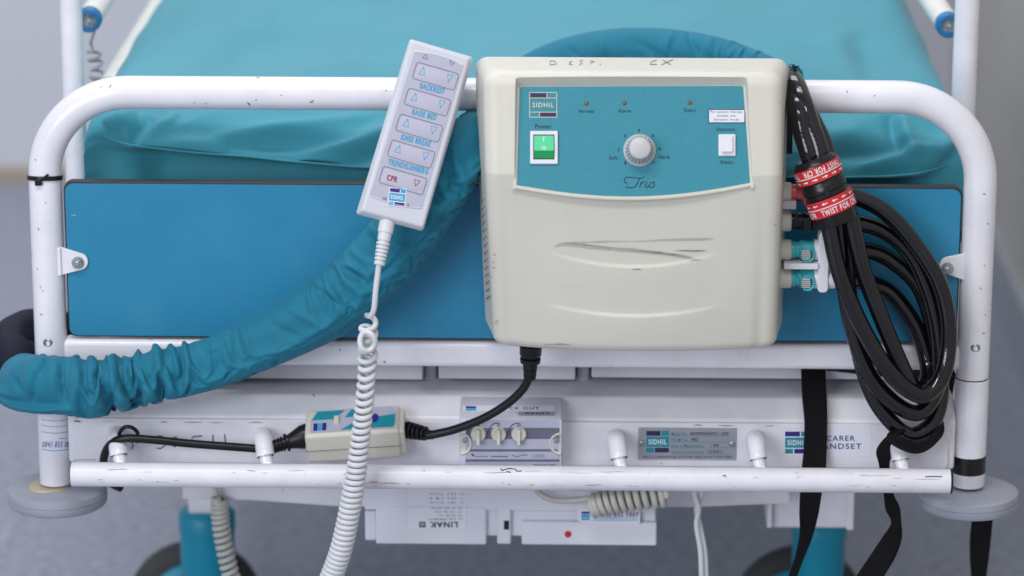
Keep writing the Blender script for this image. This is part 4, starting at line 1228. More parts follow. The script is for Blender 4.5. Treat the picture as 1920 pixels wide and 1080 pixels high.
    def carve(p, out):
        # creases seen on the near side: vertex moved along its own outward direction
        if out.dot(fwd) > 0.1: return 0
        v = p - CAM; zc = v.dot(fwd); x = 960 + FPX * v.dot(right) / zc; y = 540 - FPX * v.dot(up) / zc
        d_ = 0
        for q, wd, am, xa, xb, ya, yb in CR:
            if x < xa or x > xb or y < ya or y > yb: continue
            best = 1e9; bi = 0
            for i, (qx, qy) in enumerate(q):
                dd = (qx - x) ** 2 + (qy - y) ** 2
                if dd < best: best = dd; bi = i
            t = bi / (len(q) - 1)
            d_ += am * math.sin(PI * (0.08 + 0.84 * t)) * math.exp(-best / (wd * wd))
        return d_ * min(1, (0.1 - out.dot(fwd)) * 2)
    for i in range(N):
        ctr = Vector(Cn[i])
        for k in range(M):
            p = Vector(X[i, k]); o_ = (p - ctr).normalized(); X[i, k] = p + o_ * carve(p, o_)
    mb = MB()
    fs = [(i * M + k, i * M + (k + 1) % M, (i + 1) * M + (k + 1) % M, (i + 1) * M + k) for i in range(N - 1) for k in range(M)]
    fs += [list(range(M))[::-1], [(N - 1) * M + k for k in range(M)]]
    mb.add([tuple(p) for p in X.reshape(-1, 3)], fs, 'sleeve_fabric')
    mb.build('sleeve', root, sharp=180, sub=1)
    def near(px, py):
        best = None
        for i in range(N):
            v = Vector(Cn[i]) - CAM; zc = v.dot(fwd); x = 960 + FPX * v.dot(right) / zc; y = 540 - FPX * v.dot(up) / zc
            dd = (x - px) ** 2 + (y - py) ** 2
            if best is None or dd < best[0]: best = (dd, i)
        return best[1]
    for (x, y) in ((137, 714), (610, 570), (1368, 112)):     # stitched hems that follow the cloth
        i = near(x, y); mb = MB(); vs_ = []
        for k_, o_ in ((-2, 1.0), (-1, 1.022), (0, 1.030), (1, 1.022), (2, 0.99)):
            ctr = X[i + k_].mean(axis=0); vs_ += [tuple(ctr + (p - ctr) * o_) for p in X[i + k_]]
        mb.add(vs_, [(a * M + k, a * M + (k + 1) % M, (a + 1) * M + (k + 1) % M, (a + 1) * M + k) for a in range(4) for k in range(M)], 'sleeve_fabric')
        mb.build('stitched_hem', root, sharp=180, sub=1)
    # frayed end tuft by the hoses
    mb = MB(); r3 = random.Random(2); e = P(1486, 138, -0.006)
    for k in range(26):
        o = e + Vector((r3.uniform(-.004, .003), r3.uniform(-.004, .004), r3.uniform(-.006, .008)))
        mb.tube([o, o + Vector((r3.uniform(0, .003), r3.uniform(-.002, 0), r3.uniform(-.001, .003))), o + Vector((r3.uniform(.001, .005), -.002, r3.uniform(-.004, .004)))], 0.0005, 'navy_fabric', 5)
    mb.build('frayed_edge', root)['kind'] = 'stuff'
    mb = MB(); a = [P(1482, 132, -0.004), P(1491, 134, -0.012), P(1488, 160, -0.030), P(1483, 172, -0.034), P(1478, 170, -0.030), P(1478, 134, -0.004)]
    mb.prism(a, (0.0, 0.004, 0.0), 'sleeve_fabric'); mb.build('sleeve_tongue', root, bevel=0.0008, bseg=2)
    # dark cuff curling behind the post
    mb = MB(); pth = pspline([(70, 690, 0.04), (30, 672, 0.020), (18, 652, 0.03), (34, 628, 0.055), (75, 618, 0.085), (130, 625, 0.12), (190, 640, 0.16)], 10)
    mb.tube(pth, lambda i: 0.021, 'navy_fabric', 40, disp=lambda al, a, i: 0.0022 * noise.noise(Vector((al * 40, math.cos(a) * 1.5, math.sin(a) * 1.5)))); 
    label(mb.build('dark_cuff', root, sharp=180), 'dark navy fabric cuff curling behind the left post')
    return root
make_sleeve()

# ================================================================== black air hoses
def make_hoses():
    root = thing('air_hose_bundle', 'glossy black air hoses in a loop with red banded rotary connector', 'air hoses', tuple(P(1730, 800, -0.04)))
    A, B = P(1524, 296, -0.074), P(1573, 418, -0.082)
    ax = (B - A).normalized(); L_ = (B - A).length; rc = 0.0212
    mb = MB()
    mb.lathe(A, ax, [(0.001, 0.008), (0.000, 0.017), (0.004, rc - 0.0008), (0.0058, rc), (0.0202, rc), (0.0210, rc - 0.0012), (0.024, rc - 0.0012), (0.025, rc - 0.0004), (0.031, rc - 0.0004), (0.032, rc - 0.0018), (0.036, rc - 0.0018), (0.037, rc + 0.0002), (0.052, rc + 0.0002), (0.053, rc - 0.0014), (0.058, rc - 0.002), (0.0635, rc - 0.003), (0.065, 0.012)], 'black_plastic', 64)
    con = mb.build('rotary_connector', root, sharp=40)
    c = on_cyl(A, ax, rc - 0.0004)(1551, 363)[0]; nrm = on_cyl(A, ax, rc)(1553, 363)[1]
    mb = MB(); mb.lathe(c, nrm, [(-0.001, 0.0021), (0.0003, 0.0021), (0.0003, 0.0002)], 'dark_hole', 16); mb.build('vent_hole', con)
    u = (-fwd - ax * (-fwd).dot(ax)).normalized(); v = ax.cross(u)     # u faces the viewer's side
    if v.x < 0: v = -v
    def cyl_pt(s_, t_, r): # s_: distance round (right positive), t_: along axis
        a = s_ / r
        return A + ax * t_ + (u * math.cos(a) + v * math.sin(a)) * r
    for (t0, t1, flip, rr_) in ((0.0062, 0.0198, 1, rc), (0.0368, 0.0522, -1, rc + 0.0002)):
        mb = MB(); mb.lathe(A, ax, [(t0, rr_ + 0.0001), (t0, rr_ + 0.0005), (t1, rr_ + 0.0005), (t1, rr_ + 0.0001)], 'red_band', 64, cap=False); band = mb.build('red_band', con, sharp=40)
        mb = MB(); R2 = rr_ + 0.0008; circ = 2 * PI * R2; hw = (t1 - t0)
        tl = t0 + hw * (0.56 if flip == 1 else 0.46)
        mb.lathe(A, ax, [(tl - 0.0004, R2), (tl + 0.0004, R2)], 'white_print', 64, cap=False)
        vs2, fs2 = text2d('TWIST FOR CPR', 0.02)
        tc_ = t0 + hw * (0.28 if flip == 1 else 0.74)
        for k in range(3):
            sc = (k - 1) * circ / 3 + (0.003 if flip == 1 else 0.006)
            out = []
            for x, y in vs2:
                s_ = x * 0.040 * (-flip); t_ = -y * 0.0053 * (-flip)
                out.append(cyl_pt(sc + s_, tc_ + t_, R2))
            mb.add(out, fs2, 'white_print')
        ta = t0 + hw * (0.80 if flip == 1 else 0.22)
        for k in range(14):
            sc = k * circ / 14 + 0.002; dr = 1 if flip == 1 else -1
            q = [(-0.0028, 0.0004), (0.0004, 0.0004), (0.0004, 0.0013), (0.0028, 0), (0.0004, -0.0013), (0.0004, -0.0004), (-0.0028, -0.0004)]
            mb.add([cyl_pt(sc + dr * a, ta + b, R2) for a, b in q], [list(range(7))], 'white_print')
        mb.build('band_print', band, smooth=False, normals=False) if False else MB.build(mb, 'band_print', band, smooth=False)
    def hose(pts, r=0.0089, per=14):
        mb = MB(); mb.tube(pspline(pts, per), r, 'black_vinyl', 20); return mb.build('hose', root, sharp=60)
    # upper run, from behind the pump over the bar to the connector
    hose([(1440, 150, 0.05), (1474, 142, 0.012), (1490, 156, -0.020), (1504, 190, -0.048), (1520, 236, -0.062), (1534, 276, -0.070), (1539, 300, -0.073)], 0.0094)
    hose([(1440, 160, 0.05), (1472, 156, 0.010), (1486, 172, -0.024), (1496, 205, -0.055), (1506, 250, -0.066), (1516, 282, -0.072), (1522, 300, -0.073)], 0.0094)
    hose([(1440, 150, 0.05), (1478, 150, 0.0), (1498, 176, -0.028), (1520, 220, -0.045), (1543, 268, -0.056), (1551, 292, -0.064), (1553, 300, -0.066)], 0.0088)
    hose([(1440, 165, 0.05), (1476, 162, 0.0), (1490, 190, -0.035), (1505, 235, -0.050), (1520, 275, -0.060), (1532, 300, -0.064)], 0.0088)
    # four loops: pump outlet -> behind connector -> right -> round the bottom -> back up
    hose([(1480, 361, -0.050), (1545, 362, -0.044), (1608, 371, -0.040), (1664, 401, -0.042), (1715, 457, -0.044), (1758, 524, -0.046), (1777, 595, -0.048), (1777, 661, -0.052), (1763, 712, -0.060), (1733, 741, -0.068), (1702, 730, -0.074), (1672, 702, -0.077), (1641, 658, -0.080), (1603, 585, -0.083), (1573, 508, -0.085), (1558, 440, -0.084), (1553, 408, -0.083)], 0.0078)
    hose([(1480, 414, -0.050), (1540, 415, -0.042), (1613, 419, -0.032), (1664, 437, -0.030), (1708, 478, -0.030), (1738, 540, -0.032), (1757, 610, -0.034), (1763, 680, -0.038), (1754, 735, -0.046), (1722, 774, -0.054), (1676, 755, -0.060), (1630, 702, -0.062), (1598, 615, -0.064), (1582, 520, -0.068), (1575, 450, -0.073), (1573, 410, -0.074)], 0.0078)
    hose([(1500, 468, -0.048), (1560, 468, -0.036), (1628, 470, -0.022), (1674, 490, -0.020), (1720, 533, -0.020), (1745, 595, -0.022), (1758, 670, -0.026), (1764, 740, -0.032), (1748, 793, -0.040), (1710, 816, -0.046), (1674, 794, -0.050), (1635, 738, -0.050), (1606, 640, -0.050), (1590, 540, -0.054), (1582, 450, -0.066), (1580, 410, -0.070)], 0.0078)
    hose([(1510, 521, -0.048), (1580, 523, -0.036), (1641, 534, -0.020), (1680, 560, -0.018), (1718, 615, -0.020), (1738, 676, -0.026), (1738, 712, -0.040), (1722, 731, -0.056), (1703, 712, -0.066), (1679, 661, -0.072), (1648, 585, -0.076), (1619, 508, -0.080), (1602, 440, -0.082), (1595, 404, -0.080)], 0.0078)
    # couplings
    def coup(y, m1, kind):
        c0 = P(1484, y, -0.055)
        mb = MB()
        if kind == 'plain':
            mb.lathe(c0, (1, 0, 0), [(0, 0.0072), (0.004, 0.0078), (0.0045, 0.0066), (0.009, 0.0066), (0.0095, 0.0078), (0.013, 0.0078), (0.0135, 0.0066), (0.018, 0.0066), (0.019, 0.008), (0.026, 0.008)], m1, 28)
            o = mb.build('coupling', root, sharp=40)
            if m1 == 'coupling_pink':
                mb = MB(); mb.tube([P(1518 + 9 * math.cos(a), y + 16 + 10 * math.sin(a), -0.064) for a in [i * PI / 8 - 0.4 for i in range(14)]], 0.0011, m1, 8); mb.build('release_loop', o)
            else:
                mb = MB(); mb.pbox(1506, y - 2, 1522, y + 22, -0.068, -0.056, m1); mb.build('release_tab', o, bevel=0.001)
                mb = MB(); mb.pbox(1490, y - 13, 1497, y + 12, -0.0655, -0.056, m1); mb.build('release_ring', o, bevel=0.001)
        else:
            mb.lathe(c0, (1, 0, 0), [(-0.003, 0.0080), (0.003, 0.0080), (0.0035, 0.0072), (0.007, 0.0072), (0.0075, 0.0090), (0.022, 0.0090), (0.0225, 0.008), (0.027, 0.0085)], m1, 32)
            o = mb.build('coupling', root, sharp=40)
            mb = MB(); q = P(1514, y + 6, -0.066)
            mb.tube(spline([tuple(P(x_, y_, -0.066)) for x_, y_ in ((1499, y - 8), (1503, y + 2), (1514, y - 1), (1524, y + 1), (1526, y + 13), (1518, y + 22), (1506, y + 21))], 6), 0.0013, m1, 10); mb.build('release_loop', o)
            for k in range(5):
                mb = MB(); mb.pbox(1503 + (1 if k in (0, 4) else 0), y + 2 + k * 3.6, 1520 - (1 if k in (0, 4) else 0), y + 4.8 + k * 3.6, -0.0690 + 0.0004 * k, -0.062, 'knob_grey'); mb.build('grip_rib', o, bevel=0.0003, bseg=1)
    coup(361, 'coupling_pink', 'plain'); coup(414, 'black_plastic', 'plain'); coup(468, 'coupling_teal', 'clip'); coup(521, 'coupling_teal', 'clip')
    fl = MB(); A_ = P(1535, 433, -0.060); B_ = P(1552, 546, -0.060)
    fl.prism(rrect(A_.x, B_.z, B_.x, A_.z, 0.0042, -0.066), (0, 0.022, 0), 'switch_white'); f_ = fl.build('coupling_flange', root, bevel=0.0012)
    mb = MB(); mb.pbox(1470, 494, 1535, 506, -0.068, -0.048, 'switch_white'); mb.build('flange_arm', f_, bevel=0.001)
    for y in (468, 521):
        mb = MB(); mb.lathe(P(1526, y, -0.055), (1, 0, 0), [(0, 0.0098), (0.019, 0.0098), (0.020, 0.0085)], 'switch_white', 28); mb.build('flange_collar', f_, sharp=40)
    return root
make_hoses()

# ================================================================== handset on its coiled cord
def make_handset():
    C_ = [(770, 70), (890, 105), (795, 432), (668, 400)]
    pl = plane3(P(770, 70, -0.060), P(890, 105, -0.058), P(668, 400, -0.118))
    sf = on_plane(pl); n = pl[1]
    root = thing('bed_handset', 'pale grey bed control handset leaning against the foot bar on a coiled cord', 'handset', tuple(sf(732, 416)[0]))
    mb = MB()
    def shr(pts, k, l):
        c = (sum(p[0] for p in pts) / 4, sum(p[1] for p in pts) / 4)
        return [sf(c[0] + (p[0] - c[0]) * (1 - k / 60), c[1] + (p[1] - c[1]) * (1 - k / 165))[0] + n * l for p in pts]
    top = shr(C_, 5.5, 0); mid = shr(C_, 0, -0.008); bot = shr(C_, 2, -0.024)
    fs = [(0, 1, 2, 3), (8 + 3, 8 + 2, 8 + 1, 8)]
    for a in (0, 4): fs += [(a + i, a + (i + 1) % 4, a + 4 + (i + 1) % 4, a + 4 + i) for i in range(4)]
    mb.add(top + mid + bot, fs, 'handset_shell')
    shell = mb.build('shell', root, bevel=0.0022, bseg=3, bangle=12)
    A = 16.2
    ang = math.degrees(math.atan2(105 - 70, 890 - 770))
    ex = Vector((890 - 770, 105 - 70)).normalized(); ey = Vector((668 - 770, 400 - 70)).normalized()
    O = Vector((770, 70))
    def L2(a, b):   # local picture coordinates on the face
        q = O + ex * a + ey * b; return (q.x, q.y)
    # recessed face label
    fc = []
    W0, W1 = 15, 110
    for i in range(9): t = i / 8; fc.append(L2(W0 + (W1 - W0) * t, 25 - 6 * math.sin(PI * t) + 2))
    fc += [L2(114.5, 300), L2(112, 303)] + [L2(17, 308), L2(14, 305)]
    mb = MB(); mb.prism([sf(*p)[0] + n * 0.0005 for p in fc], tuple(-n * 0.0007), 'handset_face'); face = mb.build('face_label', root, smooth=False)
    mb = MB(); mb.tube(spline([tuple(sf(*L2(W0 + (W1 - W0) * i / 8, 24 - 6 * math.sin(PI * i / 8)))[0] + n * 0.0003) for i in range(9)], 3), 0.0007, 'handset_shell', 8); mb.build('brow_ridge', root)
    d = Decal(sf, 0.0008)
    def tri(a, b, w_, h_, up_, m_, wd):
        p = [L2(a, b - h_ / 2), L2(a + w_ / 2, b + h_ / 2), L2(a - w_ / 2, b + h_ / 2)] if up_ else [L2(a - w_ / 2, b - h_ / 2), L2(a + w_ / 2, b - h_ / 2), L2(a, b + h_ / 2)]
        d.outline(p, wd, m_)
    tri(37, 27, 11, 8, True, 'ink_grey', 0.8); tri(88, 25, 10, 8, False, 'ink_grey', 0.8)
    rows = [(41, 'BACKREST', 47), (92, 'RAISE BED', 47), (143, 'KNEE BREAK', 58), (194, 'TRENDELENBERG', 77), (246, 'CPR', 0)]
    for k, (b, t, tw) in enumerate(rows):
        x0, x1, h_ = 25, 107, 32
        x0 -= 0.6 * k; x1 += 0.3 * k
        r_ = 5
        q = []
        for cx, cy, a0 in ((x1 - r_, b + r_, -90), (x1 - r_, b + h_ - r_, 0), (x0 + r_, b + h_ - r_, 90), (x0 + r_, b + r_, 180)):
            for i in range(5): a = R_(a0 + i * 22.5); q.append(L2(cx + r_ * math.cos(a), cy + r_ * math.sin(a)))
        d.outline(q, 1.1, 'ink_grey')
        # raised membrane key
        mb = MB(); kk = []
        for cx, cy, a0 in ((x1 - 8, b + 8, -90), (x1 - 8, b + h_ - 8, 0), (x0 + 8, b + h_ - 8, 90), (x0 + 8, b + 8, 180)):
            for i in range(5): a = R_(a0 + i * 22.5); kk.append(L2(cx + 5.5 * math.cos(a), cy + 5.5 * math.sin(a)))
        cen = L2((x0 + x1) / 2, b + h_ / 2)
        base = [sf(*p)[0] + n * 0.0004 for p in kk]; topk = [sf(cen[0] + (p[0] - cen[0]) * 0.94, cen[1] + (p[1] - cen[1]) * 0.9)[0] + n * 0.0007 for p in kk]
        mb.loft(base, topk, 'handset_face'); mb.build('key', face, sharp=80)
        if t == 'CPR':
            p = L2(45, b + 18); d.text('CPR', p[0], p[1], 20, 11, 'ink_red', ang - 4, 0.03, 0.0003); tri(91, b + 14, 11, 12, False, 'ink_red', 1.2)
        else:
            tri(40, b + 13, 11, 15, True, 'ink_sky', 1.1); tri(92, b + 13, 11, 15, False, 'ink_sky', 1.1)
            p = L2(67, b + 40); d.text(t, p[0], p[1], tw, 11.5, 'ink_sky', ang - 2, 0.035)
    p = L2(64, 296)
    c = (744.5, 370)
    d.rect(728, 352.5, 761, 387.5, 'white_print', 0, 7, c)
    logo(d, 729.5, 354, 759.5, 386, 7, c, teal='ink_sky')
    for s_, x_, y_ in (('HB', 721, 372.5), ('1', 765, 385)): d.text(s_, x_, y_, 7 if len(s_) > 1 else 2, 6, 'ink_grey', 14)
    d.build('face_print', face, True)
    mb = MB(); mb.tube(spline([tuple(sf(*L2(17 + 97 * i / 8, 306 + 5 * math.sin(PI * i / 8) - 4 * i / 8))[0] + n * 0.0004) for i in range(9)], 3), 0.0006, 'handset_shell', 8); mb.build('chin_ridge', root)
    # hook behind, over the bar
    mb = MB(); q = sf(822, 160)[0] - n * 0.022
    mb.box((q.x, (q.y + 0.0) / 2 - 0.004, ztop + RT + 0.003), (0.03, abs(q.y) + 0.03, 0.004), 'handset_shell'); mb.box((q.x, 0.0195, ztop + RT - 0.008), (0.03, 0.004, 0.026), 'handset_shell'); mb.build('hook', root, bevel=0.001)
    # strain relief
    p0 = sf(728, 412)[0] - n * 0.010; 
    e = P(711, 497, -0.122)
    dr = (e - p0).normalized(); Ln = (e - p0).length
    mb = MB(); prof = [(-0.004, 0.0072), (Ln * 0.27, 0.0070), (Ln * 0.272, 0.0062), (Ln * 0.45, 0.0058)]
    for k in range(6):
        t = 0.47 + k * 0.085; r_ = 0.0062 - k * 0.00022
        prof += [(Ln * t, r_ - 0.0016), (Ln * (t + 0.02), r_ - 0.0016), (Ln * (t + 0.022), r_), (Ln * (t + 0.080), r_ - 0.0001)]
    prof += [(Ln * 1.0, 0.0046)]
    mb.lathe(p0, dr, prof, 'cord_white', 28); mb.build('strain_relief', root, sharp=40)
    # cord: straight lead then coil
    path = pspline([(711, 492, -0.122), (705, 540, -0.122), (701, 580, -0.121), (694, 594, -0.116)], 10)
    core = spline([(691, 600, -0.112, 18.5, 0), (690, 640, -0.112, 18.5, 2), (689, 680, -0.112, 18, 4.2), (686, 720, -0.113, 17.5, 6.6), (682, 770, -0.114, 18, 10), (676, 820, -0.116, 18.5, 13.8), (670, 870, -0.117, 19.5, 17.8), (662, 920, -0.117, 20.5, 22.3), (651, 980, -0.115, 21, 28.2), (638, 1035, -0.112, 21.5, 34), (620, 1085, -0.108, 22, 40), (600, 1130, -0.102, 22, 45), (577, 1180, -0.095, 22, 51)], 60)
    coil = []
    tot = core[-1][4]
    # step evenly in turns
    prev = None; NS = int(tot * 30); j = 0
    wob = random.Random(4)
    for i in range(NS + 1):
        tt = tot * i / NS
        while j < len(core) - 2 and core[j + 1][4] < tt: j += 1
        a, b = core[j], core[j + 1]; f = (tt - a[4]) / max(b[4] - a[4], 1e-9)
        q = [x + (y - x) * f for x, y in zip(a, b)]
        c = P(q[0], q[1], q[2]); c2 = P(*[y for y in core[min(j + 6, len(core) - 1)][:3]]); T = (c2 - c)
        if T.length < 1e-6: T = prev
        T = T.normalized(); prev = T
        u_ = (Vector((0, -1, 0)) - T * (-T.y)).normalized(); v_ = T.cross(u_)
        wr_ = 0.0026; Rr = q[3] * 0.0005 - wr_
        ph = 2 * PI * tt + PI * 0.9
        jit = 0.0016 * noise.noise(Vector((tt * 0.7, 3, 1))) * (1 - sstep(3, 9, tt))
        tilt = 0.0025 * math.cos(ph) * (1 - sstep(6, 22, tt))
        coil.append(tuple(c + u_ * math.cos(ph) * (Rr + jit) + v_ * math.sin(ph) * (Rr + jit) + T * (tilt + jit)))
    mb = MB(); full = [tuple(p) for p in path[:-1]] + coil
    mb.tube(full, 0.0026, 'cord_white', 12); mb.build('spiral_lead', root, sharp=180)
    # the tangled turn near the top
    mb = MB(); cc = P(689, 640, -0.125)
    mb.tube([cc + Vector((0.0068 * math.cos(a), -0.0015 * math.sin(2 * a), 0.0088 * math.sin(a))) for a in [i * 2 * PI / 28 for i in range(28)]], 0.0026, 'cord_white', 12, closed=True); mb.build('tangled_turn', root, sharp=180)
    return root
make_handset()

# ================================================================== mains lead with inline box
def make_lead():
    Yf = -0.056
    root = thing('inline_power_box', 'cream inline safety adapter with blue label and black mains lead behind the rail', 'adapter', tuple(P(666, 868, Yf)))
    # tilted box
    a, b = P(570, 818, Yf - 0.004), P(757, 806, Yf - 0.004)
    ux = (b - a).normalized()
    tilt = R_(20)
    uy = Vector((0, math.cos(tilt), math.sin(tilt))); uy = (uy - ux * uy.dot(ux)).normalized()
    un = ux.cross(uy)
    if un.z < 0: un = -un
    W = (b - a).length; D = 0.040; Hh = 0.034
    def bx(u, v, w_): return a + ux * u + uy * v + un * w_
    mb = MB()
    def blk(u0, u1, v0, v1, w0, w1, m_):
        vs = [bx(u, v, w_) for u in (u0, u1) for v in (v0, v1) for w_ in (w0, w1)]
        mb.add(vs, [(0, 1, 3, 2), (4, 6, 7, 5), (0, 4, 5, 1), (2, 3, 7, 6), (0, 2, 6, 4), (1, 5, 7, 3)], m_)
    blk(0, W * 0.955, 0, D, -Hh, 0, 'cream_plastic'); body = mb.build('housing', root, bevel=0.004, bseg=4)
    mb = MB(); blk(W * 0.93, W, 0.003, D - 0.003, -Hh + 0.003, -0.003, 'cream_plastic'); mb.build('end_cap', root, bevel=0.002)
    mb = MB(); blk(-0.0012, W * 0.956, -0.0005, D * .5, -0.0186, -0.0178, 'seam_dark'); mb.build('split_line', root)
    sf = on_plane((bx(0, 0, 0), un))
    d = Decal(sf, 0.0003)
    def uvp(u, v):
        return bx(u * W, v * D, 0.0004)
    def q(pts, m_, l=0):
        d.add([uvp(*p) + un * l for p in pts], [list(range(len(pts)))], m_)
    q([(0.06, 0.10), (0.90, 0.10), (0.92, 0.3), (0.92, 0.75), (0.88, 0.90), (0.12, 0.90), (0.06, 0.6)], 'paper_grey')
    q([(0.07, 0.56), (0.30, 0.56), (0.40, 0.88), (0.12, 0.88)], 'ink_teal', 0.0001)
    q([(0.36, 0.14), (0.55, 0.5), (0.91, 0.62), (0.91, 0.3), (0.89, 0.14)], 'ink_teal', 0.0001)
    q([(0.40, 0.60), (0.60, 0.62), (0.66, 0.88), (0.46, 0.88)], 'ink_teal', 0.0001)
    for k, m_ in enumerate(('ink_navy', 'ink_sky', 'ink_navy')): q([(0.09 + k * .045, 0.16), (0.13 + k * .045, 0.16), (0.13 + k * .045, 0.44), (0.09 + k * .045, 0.44)], m_, 0.0002)
    q([(0.70 + 0.045 * math.cos(t * PI / 8), 0.5 + 0.17 * math.sin(t * PI / 8)) for t in range(16)], 'ink_navy', 0.0003)
    d.build('blue_label', body, True)
    mb = MB(); blk(W * 0.295, W * 0.345, D * 0.36, D * 0.62, 0, 0.003, 'cream_dark'); mb.build('test_switch', body, bevel=0.0006)
    # plug on the left end
    c = bx(0.0, D * 0.45, -0.014); e = P(500, 842, -0.050)
    dr = (e - c).normalized(); Ln = (e - c).length
    mb = MB(); prof = [(-0.002, 0.0118), (0.004, 0.0115), (0.012, 0.0085), (0.018, 0.0066), (0.0185, 0.0086), (0.0205, 0.0086), (0.021, 0.0058)]
    for k in range(4): prof += [(0.0225 + k * 0.003, 0.0058), (0.0228 + k * 0.003, 0.0072 - k * 0.0003), (0.0243 + k * 0.003, 0.0072 - k * 0.0003), (0.0246 + k * 0.003, 0.0056)]
    prof += [(Ln, 0.005)]
    mb.lathe(c, dr, prof, 'black_rubber', 28); mb.build('lead_plug', root, sharp=40)
    mb = MB(); mb.tube(pspline([(505, 843, -0.050), (440, 838, -0.052), (360, 832, -0.054), (290, 825, -0.056), (235, 822, -0.056), (210, 831, -0.052), (197, 850, -0.044), (194, 875, -0.034), (200, 900, -0.02), (225, 915, 0.0)], 12), 0.0039, 'black_rubber', 16); mb.build('mains_lead', root, sharp=180)
    mb = MB(); mb.tube(pspline([(225, 826, -0.040), (224, 812, -0.052), (234, 801, -0.058), (248, 802, -0.058), (258, 812, -0.050), (257, 828, -0.038)], 10), 0.0019, 'black_rubber', 12); mb.build('cable_loop', root, sharp=180)
    # right end relief and lead up to the pump
    c = bx(W, D * 0.45, -0.014); e = P(812, 816, -0.052); dr = (e - c).normalized(); Ln = (e - c).length
    mb = MB(); prof = [(-0.002, 0.0066)]
    for k in range(5): prof += [(0.001 + k * 0.0046, 0.0084 - k * 0.0004), (0.0034 + k * 0.0046, 0.0084 - k * 0.0004), (0.0036 + k * 0.0046, 0.0044), (0.0054 + k * 0.0046, 0.0044)]
    prof += [(max(Ln, 0.025), 0.0042)]
    mb.lathe(c, dr, prof, 'black_rubber', 28); mb.build('strain_relief', root, sharp=40)
    mb = MB(); mb.tube(pspline([(800, 817, -0.052), (850, 806, -0.058), (905, 785, -0.066), (950, 758, -0.072), (980, 730, -0.076), (993, 705, -0.078)], 12), 0.0040, 'black_rubber', 16); mb.build('mains_lead', root, sharp=180)
    t = P(995, 655, -0.080)
    e = P(993, 718, -0.078); dr = (e - t).normalized()
    mb = MB(); mb.lathe(t, dr, [(-0.004, 0.0104), (0.005, 0.0100), (0.0085, 0.0074), (0.0088, 0.0096), (0.0128, 0.0092), (0.0132, 0.0068), (0.018, 0.0066), (0.0182, 0.0058), (0.0192, 0.0058), (0.0194, 0.0064), (0.0235, 0.0060), (0.0237, 0.0054), (0.0247, 0.0054), (0.0249, 0.0060), (0.0285, 0.0056), (0.030, 0.004)], 'black_rubber', 28); mb.build('pump_plug', root, sharp=40)
make_lead()

# ================================================================== straps, ties, loose cables
def ribbon(name, lab, pairs, group=None, cat='strap'):
    L_ = pspline([p[:3] for p in pairs], 10); R2 = pspline([p[3:] for p in pairs], 10)
    base = L_[-1]
    root = thing(name, lab, cat, base, group)
    mb = MB(); n = len(L_); vs = []; 
    M = 6
    al = 0
    for i in range(n):
        if i: al += (Vector(L_[i]) - Vector(L_[i - 1])).length
        for k in range(M + 1):
            t = k / M; p = Vector(L_[i]).lerp(Vector(R2[i]), t)
            mb.uv[len(vs)] = (t * 14, al * 420)
            vs.append(p)
    fs = [(i * (M + 1) + k, i * (M + 1) + k + 1, (i + 1) * (M + 1) + k + 1, (i + 1) * (M + 1) + k) for i in range(n - 1) for k in range(M)]
    mb.add(vs, fs, 'webbing'); mb.build('webbing', root, solid=0.0014, sharp=180)
    return root
G = 'black webbing straps hanging at the foot end'
ribbon('webbing_strap', 'black webbing strap crossing the carer handset sticker, straight and flat', [(1501, 676, 0.028, 1547, 676, 0.028), (1502, 700, 0.020, 1548, 700, 0.020), (1504, 745, -0.010, 1550, 745, -0.010), (1508, 790, -0.028, 1551, 790, -0.028), (1507, 840, -0.030, 1550, 840, -0.030), (1503, 880, -0.036, 1548, 880, -0.036), (1500, 925, -0.040, 1541, 925, -0.040), (1499, 960, -0.044, 1534, 965, -0.040), (1500, 1000, -0.050, 1522, 1008, -0.036), (1490, 1050, -0.052, 1503, 1055, -0.030), (1472, 1100, -0.052, 1488, 1100, -0.030), (1455, 1150, -0.05, 1480, 1150, -0.03)], G)
s2 = ribbon('webbing_strap', 'black webbing strap knotted round the hose loop and twisting down below the rail', [(1778, 690, 0.050, 1792, 700, 0.050), (1752, 765, 0.012, 1778, 772, 0.018), (1728, 812, -0.014, 1750, 826, -0.010), (1700, 822, -0.030, 1712, 840, -0.028), (1672, 812, -0.046, 1692, 838, -0.046), (1644, 842, -0.052, 1676, 848, -0.050), (1648, 872, -0.050, 1668, 872, -0.050), (1652, 900, -0.046, 1676, 900, -0.046), (1657, 928, -0.046, 1676, 926, -0.046), (1661, 955, -0.050, 1686, 950, -0.040), (1672, 980, -0.056, 1689, 980, -0.034), (1655, 1008, -0.052, 1690, 1010, -0.040), (1630, 1045, -0.050, 1678, 1045, -0.042), (1604, 1085, -0.050, 1655, 1085, -0.042), (1580, 1140, -0.05, 1632, 1140, -0.042)], G)
mb = MB(); mb.tube(pspline([(1690, 806, -0.052), (1672, 818, -0.064), (1690, 832, -0.070), (1716, 840, -0.066), (1740, 832, -0.056), (1762, 806, -0.044), (1756, 776, -0.030)], 10), 0.0036, 'webbing', 14, disp=lambda al, a, i: 0.0018 * math.cos(2 * a)); mb.build('knot', s2, sharp=180)
ribbon('webbing_strap', 'black webbing strap hanging beneath the right bumper disc', [(1822, 940, 0.050, 1862, 940, 0.050), (1822, 975, 0.050, 1861, 975, 0.050), (1819, 1005, 0.050, 1858, 1008, 0.054), (1819, 1040, 0.046, 1854, 1040, 0.058), (1822, 1090, 0.046, 1848, 1090, 0.058), (1824, 1140, 0.046, 1846, 1140, 0.058)], G)
# dark strap end behind the slats at right
mb = MB(); 
mb.prism([P(x, y, 0.028) for x, y in ((1470, 686), (1790, 692), (1790, 716), (1650, 706), (1540, 694))], (0, 0.004, 0), 'navy_fabric')
o = mb.build('mattress_tab', None); o['label'] = 'navy fabric tab of the mattress showing under the white cross rail'; o['category'] = 'fabric tab'

